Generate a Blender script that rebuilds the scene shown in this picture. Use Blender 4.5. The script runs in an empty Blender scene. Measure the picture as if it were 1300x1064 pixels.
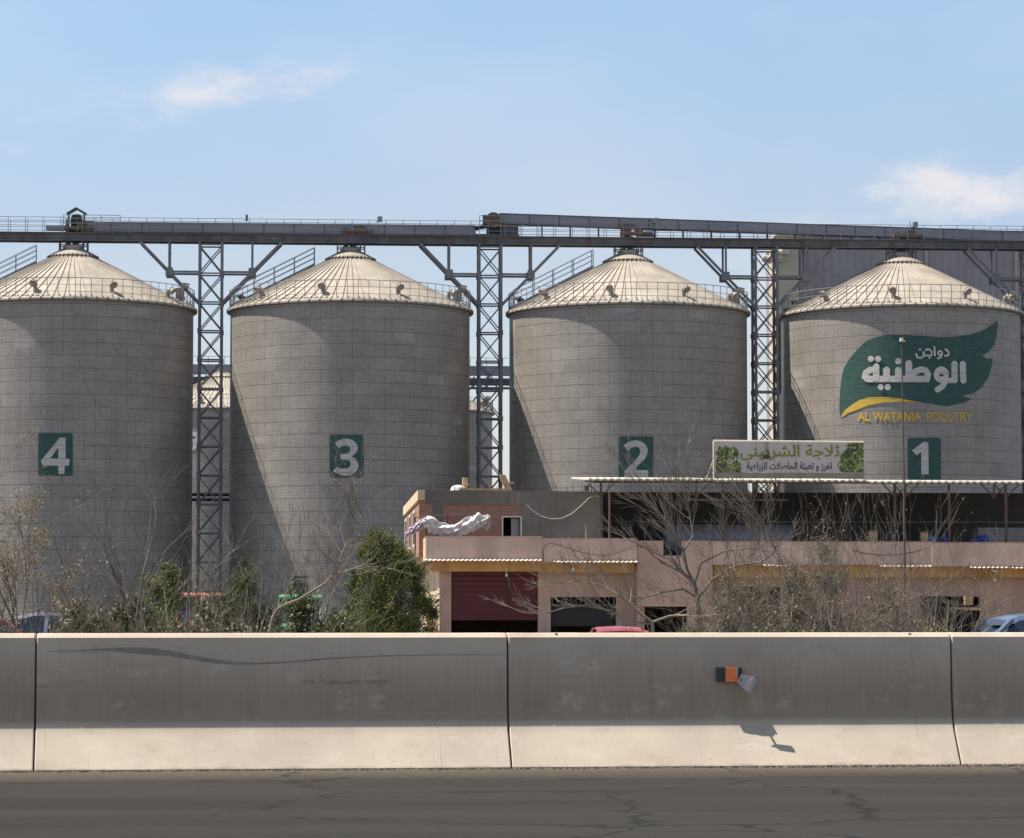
import bpy, bmesh, math, random
from mathutils import Vector, Matrix
PI = math.pi
R = math.radians
S = bpy.context.scene
COL = S.collection

# ------------------------------------------------------------------ camera model (photo pixels 1300 x 1064)
FPX, HC = 3825.0, 1.04
PITCH = math.atan(243 / FPX)
ZG = -0.5                       # yard level behind the highway

def ray(px, py):
    a, b = (px - 650) / FPX, (532 - py) / FPX
    return Vector((a, math.cos(PITCH) - b * math.sin(PITCH), math.sin(PITCH) + b * math.cos(PITCH)))

def at(px, py, Y):
    d = ray(px, py)
    t = Y / d.y
    return Vector((d.x * t, Y, HC + d.z * t))

class Frame:
    def __init__(s, ox, oy, ang):
        s.o = Vector((ox, oy, 0)); s.a = ang
        s.eu = Vector((math.cos(ang), math.sin(ang), 0)); s.ew = Vector((-math.sin(ang), math.cos(ang), 0))
    def hit(s, px, py, w=0.0):
        d = ray(px, py); c = Vector((0, 0, HC))
        t = (w - (c - s.o).dot(s.ew)) / d.dot(s.ew)
        p = c + d * t
        return (p - s.o).dot(s.eu), p.z
    def U(s, px, w=0.0, py=650): return s.hit(px, py, w)[0]
    def Z(s, py, w=0.0, px=650): return s.hit(px, py, w)[1]
    def world(s, p): return s.o + s.eu * p[0] + s.ew * p[1] + Vector((0, 0, p[2]))
    def inv(s, P):
        q = P - s.o
        return Vector((q.dot(s.eu), q.dot(s.ew), P.z))

WORLD = Frame(0, 0, 0)
ROW = Frame(0, 275, 0.073)
BACK = Frame(0, 417, 0.073)
BLD = Frame(0, 125, 0.065)
BAR = Frame(0, 19.9, 0.123)

# ------------------------------------------------------------------ mesh builder
class MB:
    def __init__(s): s.v = []; s.f = []
    def add(s, vs, fs):
        n = len(s.v); s.v.extend([tuple(v) for v in vs]); s.f.extend([tuple(i + n for i in f) for f in fs])
    def box(s, x0, x1, y0, y1, z0, z1):
        if x1 < x0: x0, x1 = x1, x0
        if y1 < y0: y0, y1 = y1, y0
        if z1 < z0: z0, z1 = z1, z0
        s.add([(x0, y0, z0), (x1, y0, z0), (x1, y1, z0), (x0, y1, z0), (x0, y0, z1), (x1, y0, z1), (x1, y1, z1), (x0, y1, z1)],
              [(0, 3, 2, 1), (4, 5, 6, 7), (0, 1, 5, 4), (1, 2, 6, 5), (2, 3, 7, 6), (3, 0, 4, 7)])
        return s
    def tube(s, p, q, r, r2=None, n=6, cap=True):
        p, q = Vector(p), Vector(q); d = q - p
        if d.length < 1e-6: return s
        r2 = r if r2 is None else r2
        d.normalize(); a = d.orthogonal().normalized(); b = d.cross(a)
        ring = [(math.cos(2 * PI * k / n + PI / n), math.sin(2 * PI * k / n + PI / n)) for k in range(n)]
        vs = [p + (a * c + b * t) * r for c, t in ring] + [q + (a * c + b * t) * r2 for c, t in ring]
        fs = [(k, (k + 1) % n, n + (k + 1) % n, n + k) for k in range(n)]
        if cap: fs += [tuple(range(n))[::-1], tuple(range(n, 2 * n))]
        s.add(vs, fs); return s
    def beam(s, p, q, w, h=None, up=(0, 0, 1)):
        p, q = Vector(p), Vector(q); h = h or w; d = (q - p).normalized(); u = Vector(up)
        if abs(d.dot(u)) > .98: u = Vector((0, 1, 0))
        a = d.cross(u).normalized() * (w / 2); b = a.cross(d).normalized() * (h / 2)
        vs = [p - a - b, p + a - b, p + a + b, p - a + b, q - a - b, q + a - b, q + a + b, q - a + b]
        s.add(vs, [(3, 2, 1, 0), (4, 5, 6, 7), (0, 1, 5, 4), (1, 2, 6, 5), (2, 3, 7, 6), (3, 0, 4, 7)]); return s
    def path(s, pts, r, n=5):
        for a, b in zip(pts[:-1], pts[1:]): s.tube(a, b, r, n=n)
        return s
    def prism(s, pts, axis, a0, a1):
        """extrude a closed 2D polygon along axis ('x': pts are (y,z), 'y': pts are (x,z), 'z': (x,y))"""
        n = len(pts)
        def P(c, a): return {'x': (a, c[0], c[1]), 'y': (c[0], a, c[1]), 'z': (c[0], c[1], a)}[axis]
        vs = [P(c, a0) for c in pts] + [P(c, a1) for c in pts]
        s.add(vs, [tuple(range(n))[::-1], tuple(range(n, 2 * n))] + [(k, (k + 1) % n, n + (k + 1) % n, n + k) for k in range(n)])
        return s
    def lathe(s, prof, c=(0, 0, 0), n=24, closed=False):
        m = len(prof); vs = []
        for k in range(n):
            t = 2 * PI * k / n
            vs += [(c[0] + r * math.cos(t), c[1] + r * math.sin(t), c[2] + z) for r, z in prof]
        fs = []
        for k in range(n):
            for j in range(m - 1 if not closed else m):
                j2 = (j + 1) % m; k2 = (k + 1) % n
                fs.append((k * m + j, k2 * m + j, k2 * m + j2, k * m + j2))
        s.add(vs, fs); return s
    def build(s, name, mat, thing=None, smooth=False, label=None, bevel=0, fix=True, parent=None):
        off = thing.base if thing else Vector((0, 0, 0))
        me = bpy.data.meshes.new(name)
        me.from_pydata([(v[0] - off[0], v[1] - off[1], v[2] - off[2]) for v in s.v], [], s.f)
        if fix or bevel:
            bm = bmesh.new(); bm.from_mesh(me)
            bmesh.ops.recalc_face_normals(bm, faces=bm.faces)
            if bevel: bmesh.ops.bevel(bm, geom=bm.edges[:], offset=bevel, segments=2, affect='EDGES', profile=.6)
            bm.to_mesh(me); bm.free()
        me.materials.append(mat)
        if smooth:
            for p in me.polygons: p.use_smooth = True
        o = bpy.data.objects.new(name, me); COL.objects.link(o)
        if thing: o.parent = thing.o if parent is None else parent
        if label: o['label'] = label
        return o

class Thing:
    def __init__(s, name, label, cat, frame=WORLD, base=(0, 0, 0), group=None, rot=0.0):
        s.base = Vector(base); s.f = frame
        s.o = bpy.data.objects.new(name, None); COL.objects.link(s.o)
        s.o.empty_display_size = .3
        s.o.location = frame.world(base); s.o.rotation_euler = (0, 0, frame.a + rot)
        s.o['label'] = label; s.o['category'] = cat
        if group: s.o['group'] = group

def copy_tree(o, parent=None):
    c = o.copy(); COL.objects.link(c); c.parent = parent
    for ch in list(o.children): copy_tree(ch, c)
    return c

def solo(name, label, cat, mb, mat, frame, base, group=None, **kw):
    t = Thing(name, label, cat, frame, base, group)
    o = mb.build(name, mat, t, **kw)
    o.parent = None; o.location = t.o.location; o.rotation_euler = t.o.rotation_euler
    for k in ('label', 'category', 'group'):
        if k in t.o: o[k] = t.o[k]
    nm = t.o.name
    bpy.data.objects.remove(t.o); o.name = name
    return o

def struct(name, mb, mat, **kw):
    o = mb.build(name, mat, None, **kw); o['kind'] = 'structure'; return o

# ------------------------------------------------------------------ materials
class NT:
    def __init__(s, name):
        s.m = bpy.data.materials.new(name); s.m.use_nodes = True
        s.t = s.m.node_tree; s.b = s.t.nodes['Principled BSDF']
    def n(s, kind, **kw):
        x = s.t.nodes.new(kind)
        for k, v in kw.items():
            if k in x.inputs: x.inputs[k].default_value = v
            else: setattr(x, k, v)
        return x
    def l(s, a, b): s.t.links.new(a, b)
    def math(s, op, a, b=None, c=None, clamp=False):
        x = s.n('ShaderNodeMath', operation=op, use_clamp=clamp)
        for i, v in enumerate((a, b, c)):
            if v is None: continue
            if isinstance(v, (int, float)): x.inputs[i].default_value = v
            else: s.l(v, x.inputs[i])
        return x.outputs[0]
    def mix(s, f, a, b, mode='MIX'):
        x = s.n('ShaderNodeMix', data_type='RGBA', blend_type=mode)
        for i, v in ((0, f), (6, a), (7, b)):
            if isinstance(v, (int, float)): x.inputs[i].default_value = v
            elif isinstance(v, tuple): x.inputs[i].default_value = (*v, 1)
            else: s.l(v, x.inputs[i])
        return x.outputs[2]
    def coords(s, rnd=True):
        tc = s.n('ShaderNodeTexCoord').outputs['Object']
        if not rnd: return tc
        oi = s.n('ShaderNodeObjectInfo'); k = s.math('MULTIPLY', oi.outputs['Random'], 57.0)
        ad = s.n('ShaderNodeVectorMath', operation='ADD'); s.l(tc, ad.inputs[0])
        cb = s.n('ShaderNodeCombineXYZ'); s.l(k, cb.inputs[0]); s.l(k, cb.inputs[1]); s.l(cb.outputs[0], ad.inputs[1])
        return ad.outputs[0]
    def noise(s, co, scale, detail=4, stretch=None, rough=.55):
        if stretch:
            mp = s.n('ShaderNodeMapping'); mp.inputs['Scale'].default_value = stretch; s.l(co, mp.inputs[0]); co = mp.outputs[0]
        x = s.n('ShaderNodeTexNoise', Scale=scale, Detail=detail, Roughness=rough); s.l(co, x.inputs['Vector'])
        return x.outputs['Fac']
    def ramp(s, v, a, b, lo=0.0, hi=1.0):
        x = s.n('ShaderNodeMapRange'); x.inputs[1].default_value = a; x.inputs[2].default_value = b
        x.inputs[3].default_value = lo; x.inputs[4].default_value = hi
        s.l(v, x.inputs[0]); return x.outputs[0]
    def bump(s, h, strength=.3, dist=.02):
        x = s.n('ShaderNodeBump', Strength=strength, Distance=dist); s.l(h, x.inputs['Height']); s.l(x.outputs[0], s.b.inputs['Normal'])

def pm(name, c, rough=.75, metal=0.0, var=.25, scale=2.0, fine=25.0, bump=.2, dirt=None, stretch=None, spec=.5, drips=None):
    """weathered surface: large and fine noise variation round one base colour"""
    t = NT(name); co = t.coords()
    a = t.noise(co, scale, 5, stretch); b = t.noise(co, fine, 3)
    dk = tuple(x * (1 - var) for x in c); lt = tuple(min(1, x * (1 + var * .7)) for x in c)
    col = t.mix(t.ramp(a, .3, .7), dk, lt)
    col = t.mix(t.ramp(b, .35, .75, 0, .35), col, dk)
    if dirt:
        d = t.noise(co, scale * .6, 6, (1, 1, .25)); col = t.mix(t.ramp(d, .52, .72, 0, .8), col, dirt)
    if drips:
        dd = t.noise(co, 1.0, 5, (5, 5, .35), .65); col = t.mix(t.ramp(dd, .55, .7, 0, .65), col, drips)
        pt = t.noise(co, .9, 3); col = t.mix(t.ramp(pt, .6, .63, 0, .4), col, tuple(x * 1.12 for x in c))
    t.l(col, t.b.inputs['Base Color']); t.b.inputs['Roughness'].default_value = rough
    t.b.inputs['Metallic'].default_value = metal; t.b.inputs['Specular IOR Level'].default_value = spec
    if bump: t.bump(b, bump, .01)
    return t.m

def silo_wall_mat():
    t = NT('galvanised_sheet_wall'); co = t.coords(False)
    sx = t.n('ShaderNodeSeparateXYZ'); t.l(co, sx.inputs[0])
    ang = t.math('ARCTAN2', sx.outputs[1], sx.outputs[0]); u = t.math('MULTIPLY', ang, 10.9)
    cb = t.n('ShaderNodeCombineXYZ'); t.l(u, cb.inputs[0]); t.l(sx.outputs[2], cb.inputs[1])
    oi = t.n('ShaderNodeObjectInfo'); of = t.n('ShaderNodeCombineXYZ'); t.l(t.math('MULTIPLY', oi.outputs['Random'], 91.0), of.inputs[0]); t.l(t.math('MULTIPLY', oi.outputs['Random'], 37.0), of.inputs[2])
    rn = t.n('ShaderNodeVectorMath', operation='ADD'); t.l(cb.outputs[0], rn.inputs[0]); t.l(of.outputs[0], rn.inputs[1]); rn = rn.outputs[0]
    br = t.n('ShaderNodeTexBrick', offset=.5, Scale=1.0); t.l(cb.outputs[0], br.inputs['Vector'])
    br.inputs['Brick Width'].default_value = 2.853; br.inputs['Row Height'].default_value = 1.13
    br.inputs['Mortar Size'].default_value = .035; br.inputs['Mortar Smooth'].default_value = .6
    br.inputs['Color1'].default_value = (.93, .93, .93, 1); br.inputs['Color2'].default_value = (1.03, 1.03, 1.03, 1)
    br.inputs['Mortar'].default_value = (.70, .68, .67, 1)
    zz = t.math('FRACT', t.math('DIVIDE', sx.outputs[2], 1.13)); seam = t.ramp(t.math('ABSOLUTE', t.math('SUBTRACT', zz, .5)), .455, .485)
    sv = t.noise(rn, 1.0, 3, (.25, 1.2, 1)); seam = t.math('MULTIPLY', seam, t.ramp(sv, .4, .6, .2, .6))
    # fine horizontal corrugation streaks
    st = t.noise(rn, 1.0, 3, (1.6, 4.5, 1), .7)
    mot = t.noise(rn, .3, 5); pat = t.n('ShaderNodeTexVoronoi', feature='F1', distance='CHEBYCHEV')
    mp = t.n('ShaderNodeMapping'); mp.inputs['Scale'].default_value = (.36, .9, 1); t.l(rn, mp.inputs[0]); t.l(mp.outputs[0], pat.inputs['Vector']); pat.inputs['Scale'].default_value = .8
    ps = t.n('ShaderNodeSeparateColor'); t.l(pat.outputs['Color'], ps.inputs[0])
    patch = t.math('MULTIPLY', t.ramp(ps.outputs[0],   .90, .92), t.ramp(pat.outputs['Distance'], .32, .22))
    rib = t.math('ABSOLUTE', t.math('SINE', t.math('MULTIPLY', u, PI / .951)))
    base = t.mix(t.ramp(mot, .35, .68), (.315, .29, .268), (.39, .362, .335))
    base = t.mix(t.ramp(st, .45, .62, 0, .3), base, (.2, .18, .16))
    base = t.mix(t.ramp(rib, .16, 0.0, 0, .38), base, (.15, .145, .135))
    base = t.mix(t.math('MULTIPLY', patch, .4), base, (.5, .49, .46))
    base = t.mix(1.0, base, br.outputs['Color'], 'MULTIPLY')
    base = t.mix(seam, base, (.13, .115, .105))
    rust = t.noise(rn, 1.0, 5, (.9, .09, 1)); base = t.mix(t.ramp(rust, .6, .72, 0, .3), base, (.2, .165, .135))
    t.l(base, t.b.inputs['Base Color'])
    t.b.inputs['Metallic'].default_value = .3; t.b.inputs['Roughness'].default_value = .55
    wv = t.math('SINE', t.math('MULTIPLY', sx.outputs[2], 2 * PI / .19))
    h = t.math('ADD', t.math('MULTIPLY', wv, .35), t.math('ADD', st, t.math('MULTIPLY', seam, -1.0)))
    t.bump(h, .25, .02)
    return t.m

def paint_mat(name, c, c2):
    t = NT(name); co = t.coords(False)
    st = t.noise(co, 1.0, 3, (.5, .5, 6.0), .7); b = t.noise(co, 1.3, 4)
    col = t.mix(t.ramp(st, .45, .62, 0, .6), c, c2); col = t.mix(t.ramp(b, .4, .7, 0, .45), col, c2)
    col = t.mix(t.ramp(t.noise(co, 1.0, 5, (1.2, 1.2, 6)), .6, .72, 0, .22), col, (.27, .25, .23)); sxx = t.n('ShaderNodeSeparateXYZ'); t.l(co, sxx.inputs[0])
    zz = t.math('FRACT', t.math('DIVIDE', sxx.outputs[2], 1.13)); col = t.mix(t.ramp(t.math('ABSOLUTE', t.math('SUBTRACT', zz, .5)), .455, .485, 0, .45), col, (.09, .085, .08))
    t.l(col, t.b.inputs['Base Color']); t.b.inputs['Roughness'].default_value = .6; t.bump(st, .3, .02)
    return t.m

def roof_mat():
    t = NT('roof_sheet'); co = t.coords()
    a = t.noise(co, .5, 5); b = t.noise(co, 6, 3)
    c = t.mix(t.ramp(a, .35, .68), (.31, .282, .24), (.42, .39, .34)); c = t.mix(t.ramp(b, .5, .8, 0, .35), c, (.27, .23, .18)); c = t.mix(t.ramp(t.noise(co, 1.6, 5), .58, .7, 0, .5), c, (.24, .19, .14))
    t.l(c, t.b.inputs['Base Color']); t.b.inputs['Metallic'].default_value = .1; t.b.inputs['Roughness'].default_value = .62
    return t.m

def concrete_mat():
    """precast barrier: rain streaks running down the steep face, tyre scuffs, pits"""
    t = NT('barrier_concrete'); tc = t.n('ShaderNodeTexCoord').outputs['Object']
    co = t.coords()
    sz = t.n('ShaderNodeSeparateXYZ'); t.l(tc, sz.inputs[0]); z = sz.outputs[2]
    streak = t.noise(co, 1.0, 6, (14, 2, .55), .62); big = t.noise(co, 1.6, 5); fine = t.noise(co, 60, 4); med = t.noise(co, 6, 5)
    base = t.mix(t.ramp(big, .3, .7), (.43, .372, .305), (.54, .475, .39))
    base = t.mix(t.ramp(fine, .5, .8, 0, .3), base, (.36, .31, .255))
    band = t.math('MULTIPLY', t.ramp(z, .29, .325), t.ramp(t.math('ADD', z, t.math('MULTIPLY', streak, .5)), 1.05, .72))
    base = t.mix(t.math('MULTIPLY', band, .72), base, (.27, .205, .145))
    sm = t.math('MULTIPLY', t.ramp(streak, .5, .68), t.ramp(z, .3, .42))
    base = t.mix(t.math('MULTIPLY', t.math('MULTIPLY', sm, t.ramp(z, .82, .6)), .5), base, (.23, .175, .135))
    lite = t.math('MULTIPLY', t.ramp(streak, .42, .34), t.ramp(z, .3, .42)); base = t.mix(t.math('MULTIPLY', lite, .3), base, (.5, .46, .4))
    blot = t.noise(co, 1.0, 6, (3.2, 2, 5.5), .65); base = t.mix(t.ramp(blot, .56, .7, 0, .4), base, (.33, .275, .215)); base = t.mix(t.ramp(blot, .42, .34, 0, .3), base, (.6, .55, .47))
    drip = t.noise(co, 1.0, 4, (38, 2, .8), .6); base = t.mix(t.math('MULTIPLY', t.ramp(drip, .62, .72, 0, .45), t.ramp(z, .86, .7)), base, (.25, .2, .16))
    # scrape marks along the wall
    scr = t.noise(co, 1.0, 4, (.9, 1, 26), .6); base = t.mix(t.ramp(scr, .66, .74, 0, .45), base, (.22, .2, .18))
    chalk = t.noise(co, 1.0, 5, (2.5, 3, 5)); base = t.mix(t.math('MULTIPLY', t.ramp(chalk, .62, .75), t.ramp(z, .3, .2, 0, .5)), base, (.6, .55, .47))
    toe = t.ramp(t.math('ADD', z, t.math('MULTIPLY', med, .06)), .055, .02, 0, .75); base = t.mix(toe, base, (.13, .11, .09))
    v = t.n('ShaderNodeTexVoronoi', Scale=17.0); t.l(co, v.inputs['Vector'])
    vc = t.n('ShaderNodeSeparateColor'); t.l(v.outputs['Color'], vc.inputs[0])
    pit = t.math('MULTIPLY', t.ramp(v.outputs['Distance'], .09, .05), t.ramp(vc.outputs[0], .72, .75)); base = t.mix(t.math('MULTIPLY', pit, .8), base, (.07, .06, .05))
    t.l(base, t.b.inputs['Base Color']); t.b.inputs['Roughness'].default_value = .85
    t.bump(t.math('ADD', t.math('ADD', t.math('MULTIPLY', fine, .4), t.math('MULTIPLY', med, .6)), t.math('MULTIPLY', pit, -1)), .18, .008)
    return t.m

def leaf_mat(name, c1, c2, c3=None):
    t = NT(name); g = t.n('ShaderNodeNewGeometry'); co = t.coords(False)
    c = t.mix(g.outputs['Random Per Island'], c1, c2)
    if c3: c = t.mix(t.ramp(t.noise(co, 2.5, 3), .5, .65, 0, .8), c, c3)
    t.l(c, t.b.inputs['Base Color']); t.b.inputs['Roughness'].default_value = .6
    tr = t.n('ShaderNodeBsdfTranslucent'); t.l(c, tr.inputs[0])
    mx = t.n('ShaderNodeMixShader'); mx.inputs[0].default_value = .3
    t.l(t.b.outputs[0], mx.inputs[1]); t.l(tr.outputs[0], mx.inputs[2])
    t.l(mx.outputs[0], t.t.nodes['Material Output'].inputs[0])
    return t.m

def brick_mat():
    t = NT('red_brick'); co = t.coords(False); sx = t.n('ShaderNodeSeparateXYZ'); t.l(co, sx.inputs[0])
    cb = t.n('ShaderNodeCombineXYZ'); t.l(t.math('ADD', sx.outputs[0], sx.outputs[1]), cb.inputs[0]); t.l(sx.outputs[2], cb.inputs[1])
    br = t.n('ShaderNodeTexBrick', Scale=1.0); t.l(cb.outputs[0], br.inputs['Vector'])
    br.inputs['Brick Width'].default_value = .25; br.inputs['Row Height'].default_value = .085; br.inputs['Mortar Size'].default_value = .012
    br.inputs['Color1'].default_value = (.26, .085, .06, 1); br.inputs['Color2'].default_value = (.36, .14, .10, 1); br.inputs['Mortar'].default_value = (.30, .25, .21, 1)
    n = t.noise(co, 1.2, 5); c = t.mix(t.ramp(n, .45, .7, 0, .6), br.outputs['Color'], (.28, .22, .19))
    t.l(c, t.b.inputs['Base Color']); t.b.inputs['Roughness'].default_value = .9; t.bump(br.outputs['Fac'], .4, -.01)
    return t.m

def corr_mat(name, c, axis=0, pitch=.25, var=.2, rough=.5, metal=.2, dirt=None):
    t = NT(name); co = t.coords(False); sx = t.n('ShaderNodeSeparateXYZ'); t.l(co, sx.inputs[0])
    w = t.math('SINE', t.math('MULTIPLY', sx.outputs[axis], 2 * PI / pitch))
    n = t.noise(co, .25, 5); n2 = t.noise(co, 1.0, 4, (2, 2, .15))
    dk = tuple(x * (1 - var) for x in c)
    col = t.mix(t.ramp(n, .35, .65), dk, c); col = t.mix(t.ramp(w, -.4, -1, 0, .35), col, tuple(x * .6 for x in c))
    if dirt: col = t.mix(t.ramp(n2, .5, .7, 0, .7), col, dirt)
    t.l(col, t.b.inputs['Base Color']); t.b.inputs['Roughness'].default_value = rough; t.b.inputs['Metallic'].default_value = metal
    t.bump(w, .5, .03)
    return t.m

def asphalt_mat():
    t = NT('asphalt'); co = t.coords(False)
    a = t.noise(co, .8, 5, (.3, 1.5, 1)); b = t.noise(co, 120, 3); g = t.noise(co, 14, 6)
    sx = t.n('ShaderNodeSeparateXYZ'); t.l(co, sx.inputs[0])
    c = t.mix(t.ramp(a, .3, .7), (.020, .0185, .017), (.034, .032, .029)); bounce_lanes = t.mix(t.ramp(a, .3, .7), (.34, .29, .225), (.40, .35, .275))  # pale unseen lanes nearer the camera, added to bounce light onto the barrier face
    c = t.mix(t.ramp(t.math('ADD', sx.outputs[1], t.math('MULTIPLY', g, .6)), 14.2, 12.6), c, bounce_lanes); c = t.mix(t.ramp(b, .55, .8, 0, .5), c, (.05, .047, .045))
    ca, sa = math.cos(.123), math.sin(.123); wv = t.math('SUBTRACT', t.math('MULTIPLY', t.math('SUBTRACT', sx.outputs[1], 19.9), ca), t.math('MULTIPLY', sx.outputs[0], sa))
    dust = t.ramp(t.math('ADD', wv, t.math('MULTIPLY', t.math('SUBTRACT', g, .5), 1.6)), -1.3, .1, 0, .55); c = t.mix(dust, c, (.15, .125, .10))
    vo = t.n('ShaderNodeTexVoronoi', feature='DISTANCE_TO_EDGE', Scale=.45); dn = t.n('ShaderNodeTexNoise', Scale=3.0, Detail=4); t.l(co, dn.inputs['Vector']); vm = t.n('ShaderNodeVectorMath', operation='MULTIPLY_ADD'); t.l(dn.outputs['Color'], vm.inputs[0]); vm.inputs[1].default_value = (.5, .5, 0); t.l(co, vm.inputs[2]); t.l(vm.outputs[0], vo.inputs['Vector'])
    c = t.mix(t.ramp(vo.outputs['Distance'], .012, .004, 0, .7), c, (.008, .008, .008)); c = t.mix(t.ramp(g, .62, .66, 0, .35), c, (.06, .055, .05))
    t.l(c, t.b.inputs['Base Color']); t.b.inputs['Roughness'].default_value = .95; t.b.inputs['Specular IOR Level'].default_value = .2; t.bump(b, .5, .01)
    return t.m

M = {}
M['wall'] = silo_wall_mat(); M['roof'] = roof_mat(); M['concrete'] = concrete_mat()
M['green_paint'] = paint_mat('green_sign_paint', (.018, .08, .07), (.055, .115, .10))
M['white_paint'] = paint_mat('white_sign_paint', (.66, .64, .61), (.48, .46, .43))
M['yellow_paint'] = paint_mat('yellow_sign_paint', (.72, .47, .05), (.56, .39, .09))
M['steel'] = pm('galvanised_steel', (.185, .19, .205), .55, .2, .3, 1.2, 15, .1)
M['steel_dark'] = pm('dark_steel', (.10, .11, .13), .55, .3, .3, 1.2, 15, .1)
M['gird'] = pm('girder_steel', (.15, .155, .175), .6, .2, .35, .8, 10, .1, dirt=(.13, .10, .085))
M['housing'] = pm('conveyor_housing_sheet', (.27, .285, .33), .5, .2, .25, .5, 8, .1, stretch=(.3, 1, 1))
M['rail'] = pm('railing_steel', (.30, .30, .30), .5, .3, .2, 2, 20, 0)
M['rust'] = pm('rusty_drum_steel', (.19, .14, .105), .8, .2, .4, 2, 15, .3)
M['vent'] = pm('vent_hood_sheet', (.30, .27, .24), .6, .1, .4, 2, 12, .1)
M['black'] = pm('black_rubber', (.012, .012, .013), .6, 0, .3, 3, 20, .1)
M['pink'] = pm('pink_plaster', (.60, .455, .395), .9, 0, .2, .8, 14, .25, dirt=(.36, .27, .23), drips=(.36, .27, .235))
M['pink2'] = pm('pink_wall_plaster', (.53, .375, .315), .9, 0, .2, .7, 14, .25, dirt=(.33, .23, .19), drips=(.33, .235, .20))
M['cream_plaster'] = pm('cream_plaster', (.60, .47, .33), .9, 0, .16, .8, 14, .2, dirt=(.38, .28, .19))
M['tan'] = pm('tan_beam_plaster', (.56, .35, .15), .9, 0, .22, .9, 12, .2, dirt=(.25, .14, .06), drips=(.3, .18, .09))
M['grey_cement'] = pm('grey_cement_render', (.225, .205, .185), .92, 0, .3, .5, 10, .3, dirt=(.10, .09, .082), drips=(.12, .11, .10))
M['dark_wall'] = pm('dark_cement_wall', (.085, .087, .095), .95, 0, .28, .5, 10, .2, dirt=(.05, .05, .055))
M['brick'] = brick_mat()
M['shutter'] = corr_mat('red_roller_shutter', (.115, .022, .03), 2, .22, .2, .6, .1, dirt=(.07, .02, .025))
M['awning'] = pm('awning_sheet', (.56, .49, .44), .6, .1, .2, 3, 20, .1)
M['canopy'] = corr_mat('canopy_sheet', (.58, .55, .47), 0, .3, .12, .6, .1)
M['wood'] = pm('plywood', (.46, .33, .18), .8, 0, .25, 4, 30, .1)
M['carton'] = pm('cardboard', (.52, .38, .22), .85, 0, .15, 4, 30, .1)
M['white_cloth'] = pm('white_cloth', (.62, .60, .60), .8, 0, .12, 4, 30, .2)
M['lilac_cloth'] = pm('lilac_cloth', (.40, .36, .46), .8, 0, .15, 4, 30, .2)
M['blue_bag'] = pm('blue_plastic', (.035, .08, .28), .5, 0, .3, 6, 30, .1)
M['banner'] = pm('banner_vinyl', (.50, .48, .48), .6, 0, .08, 1.5, 20, .05)
M['banner_low'] = pm('banner_grey_strip', (.27, .25, .22), .7, 0, .2, 2, 20, .05, dirt=(.2, .2, .06))
M['navy'] = pm('navy_ink', (.02, .022, .075), .6, 0, .1, 2, 20, 0)
M['olive_ink'] = pm('olive_ink', (.20, .22, .035), .6, 0, .2, 3, 20, 0)
M['olive_light'] = pm('pale_olive_ink', (.38, .36, .20), .6, 0, .15, 3, 20, 0)
M['frame_white'] = pm('white_frame_paint', (.68, .64, .56), .6, 0, .15, 3, 20, 0)
M['post'] = pm('rusty_post', (.11, .085, .075), .8, .2, .3, 2, 15, .1)
M['post_pale'] = pm('pale_post', (.33, .27, .18), .8, .1, .25, 2, 15, .1)
M['mill'] = corr_mat('mill_cladding', (.37, .35, .37), 0, .9, .2, .6, .1, dirt=(.30, .285, .30))
M['cream_shaft'] = pm('cream_cladding', (.56, .50, .40), .8, .1, .12, .3, 6, .05, dirt=(.42, .36, .28))
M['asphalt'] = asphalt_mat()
M['dirt'] = pm('dry_soil', (.24, .19, .13), .95, 0, .3, .2, 6, .4)
def ground_mat():
    t = NT('yard_and_low_bounce_ground'); co = t.coords(False); sx = t.n('ShaderNodeSeparateXYZ'); t.l(co, sx.inputs[0])
    a = t.noise(co, .08, 6); b = t.noise(co, 1.5, 5)
    yard = t.mix(t.ramp(b, .35, .65), (.16, .13, .095), (.235, .195, .15)); low_bounce = t.mix(t.ramp(a, .4, .6), (.042, .036, .026), (.08, .068, .052))  # unseen far ground darkened to cut light bounced onto the silo walls
    t.l(t.mix(t.ramp(t.math('ADD', sx.outputs[1], t.math('MULTIPLY', a, 40)), 170, 185), yard, low_bounce), t.b.inputs['Base Color']); t.b.inputs['Roughness'].default_value = .95; t.bump(b, .4, .05)
    return t.m
M['ground'] = ground_mat()
M['gravel'] = pm('gravel', (.22, .19, .16), .95, 0, .5, 20, 90, .6)
M['bark'] = pm('grey_bark', (.20, .175, .15), .9, 0, .35, 3, 30, .3)
M['bark_dark'] = pm('dark_bark', (.11, .095, .085), .9, 0, .35, 3, 30, .3)
M['twig'] = pm('dry_twig', (.215, .185, .15), .85, 0, .35, 6, 30, .2)
M['leaf_green'] = leaf_mat('dark_green_leaves', (.022, .048, .012), (.11, .15, .03), (.20, .20, .04))
M['leaf_olive'] = leaf_mat('olive_leaves', (.05, .05, .033), (.24, .22, .155), (.10, .092, .06))
M['leaf_bush'] = leaf_mat('bush_leaves', (.025, .045, .015), (.085, .11, .035), (.11, .10, .055))
M['leaf_dry'] = leaf_mat('dry_leaves', (.13, .10, .065), (.28, .23, .16), (.08, .075, .04))
M['glass'] = pm('dark_window_glass', (.012, .014, .016), .5, 0, .2, 1, 5, 0)
M['blue_glass'] = pm('tinted_windscreen', (.03, .05, .08), .15, 0, .3, 1, 5, 0)
def carpaint(name, c):
    t = NT(name); co = t.coords(); n = t.noise(co, 2.5, 5); n2 = t.noise(co, 40, 3)
    col = t.mix(t.ramp(n, .35, .75, 0, .35), c, tuple(x * .6 + .1 for x in c)); col = t.mix(t.ramp(n2, .55, .8, 0, .2), col, (.3, .27, .22))
    t.l(col, t.b.inputs['Base Color']); t.b.inputs['Roughness'].default_value = .35; t.b.inputs['Coat Weight'].default_value = .4
    return t.m
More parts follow.
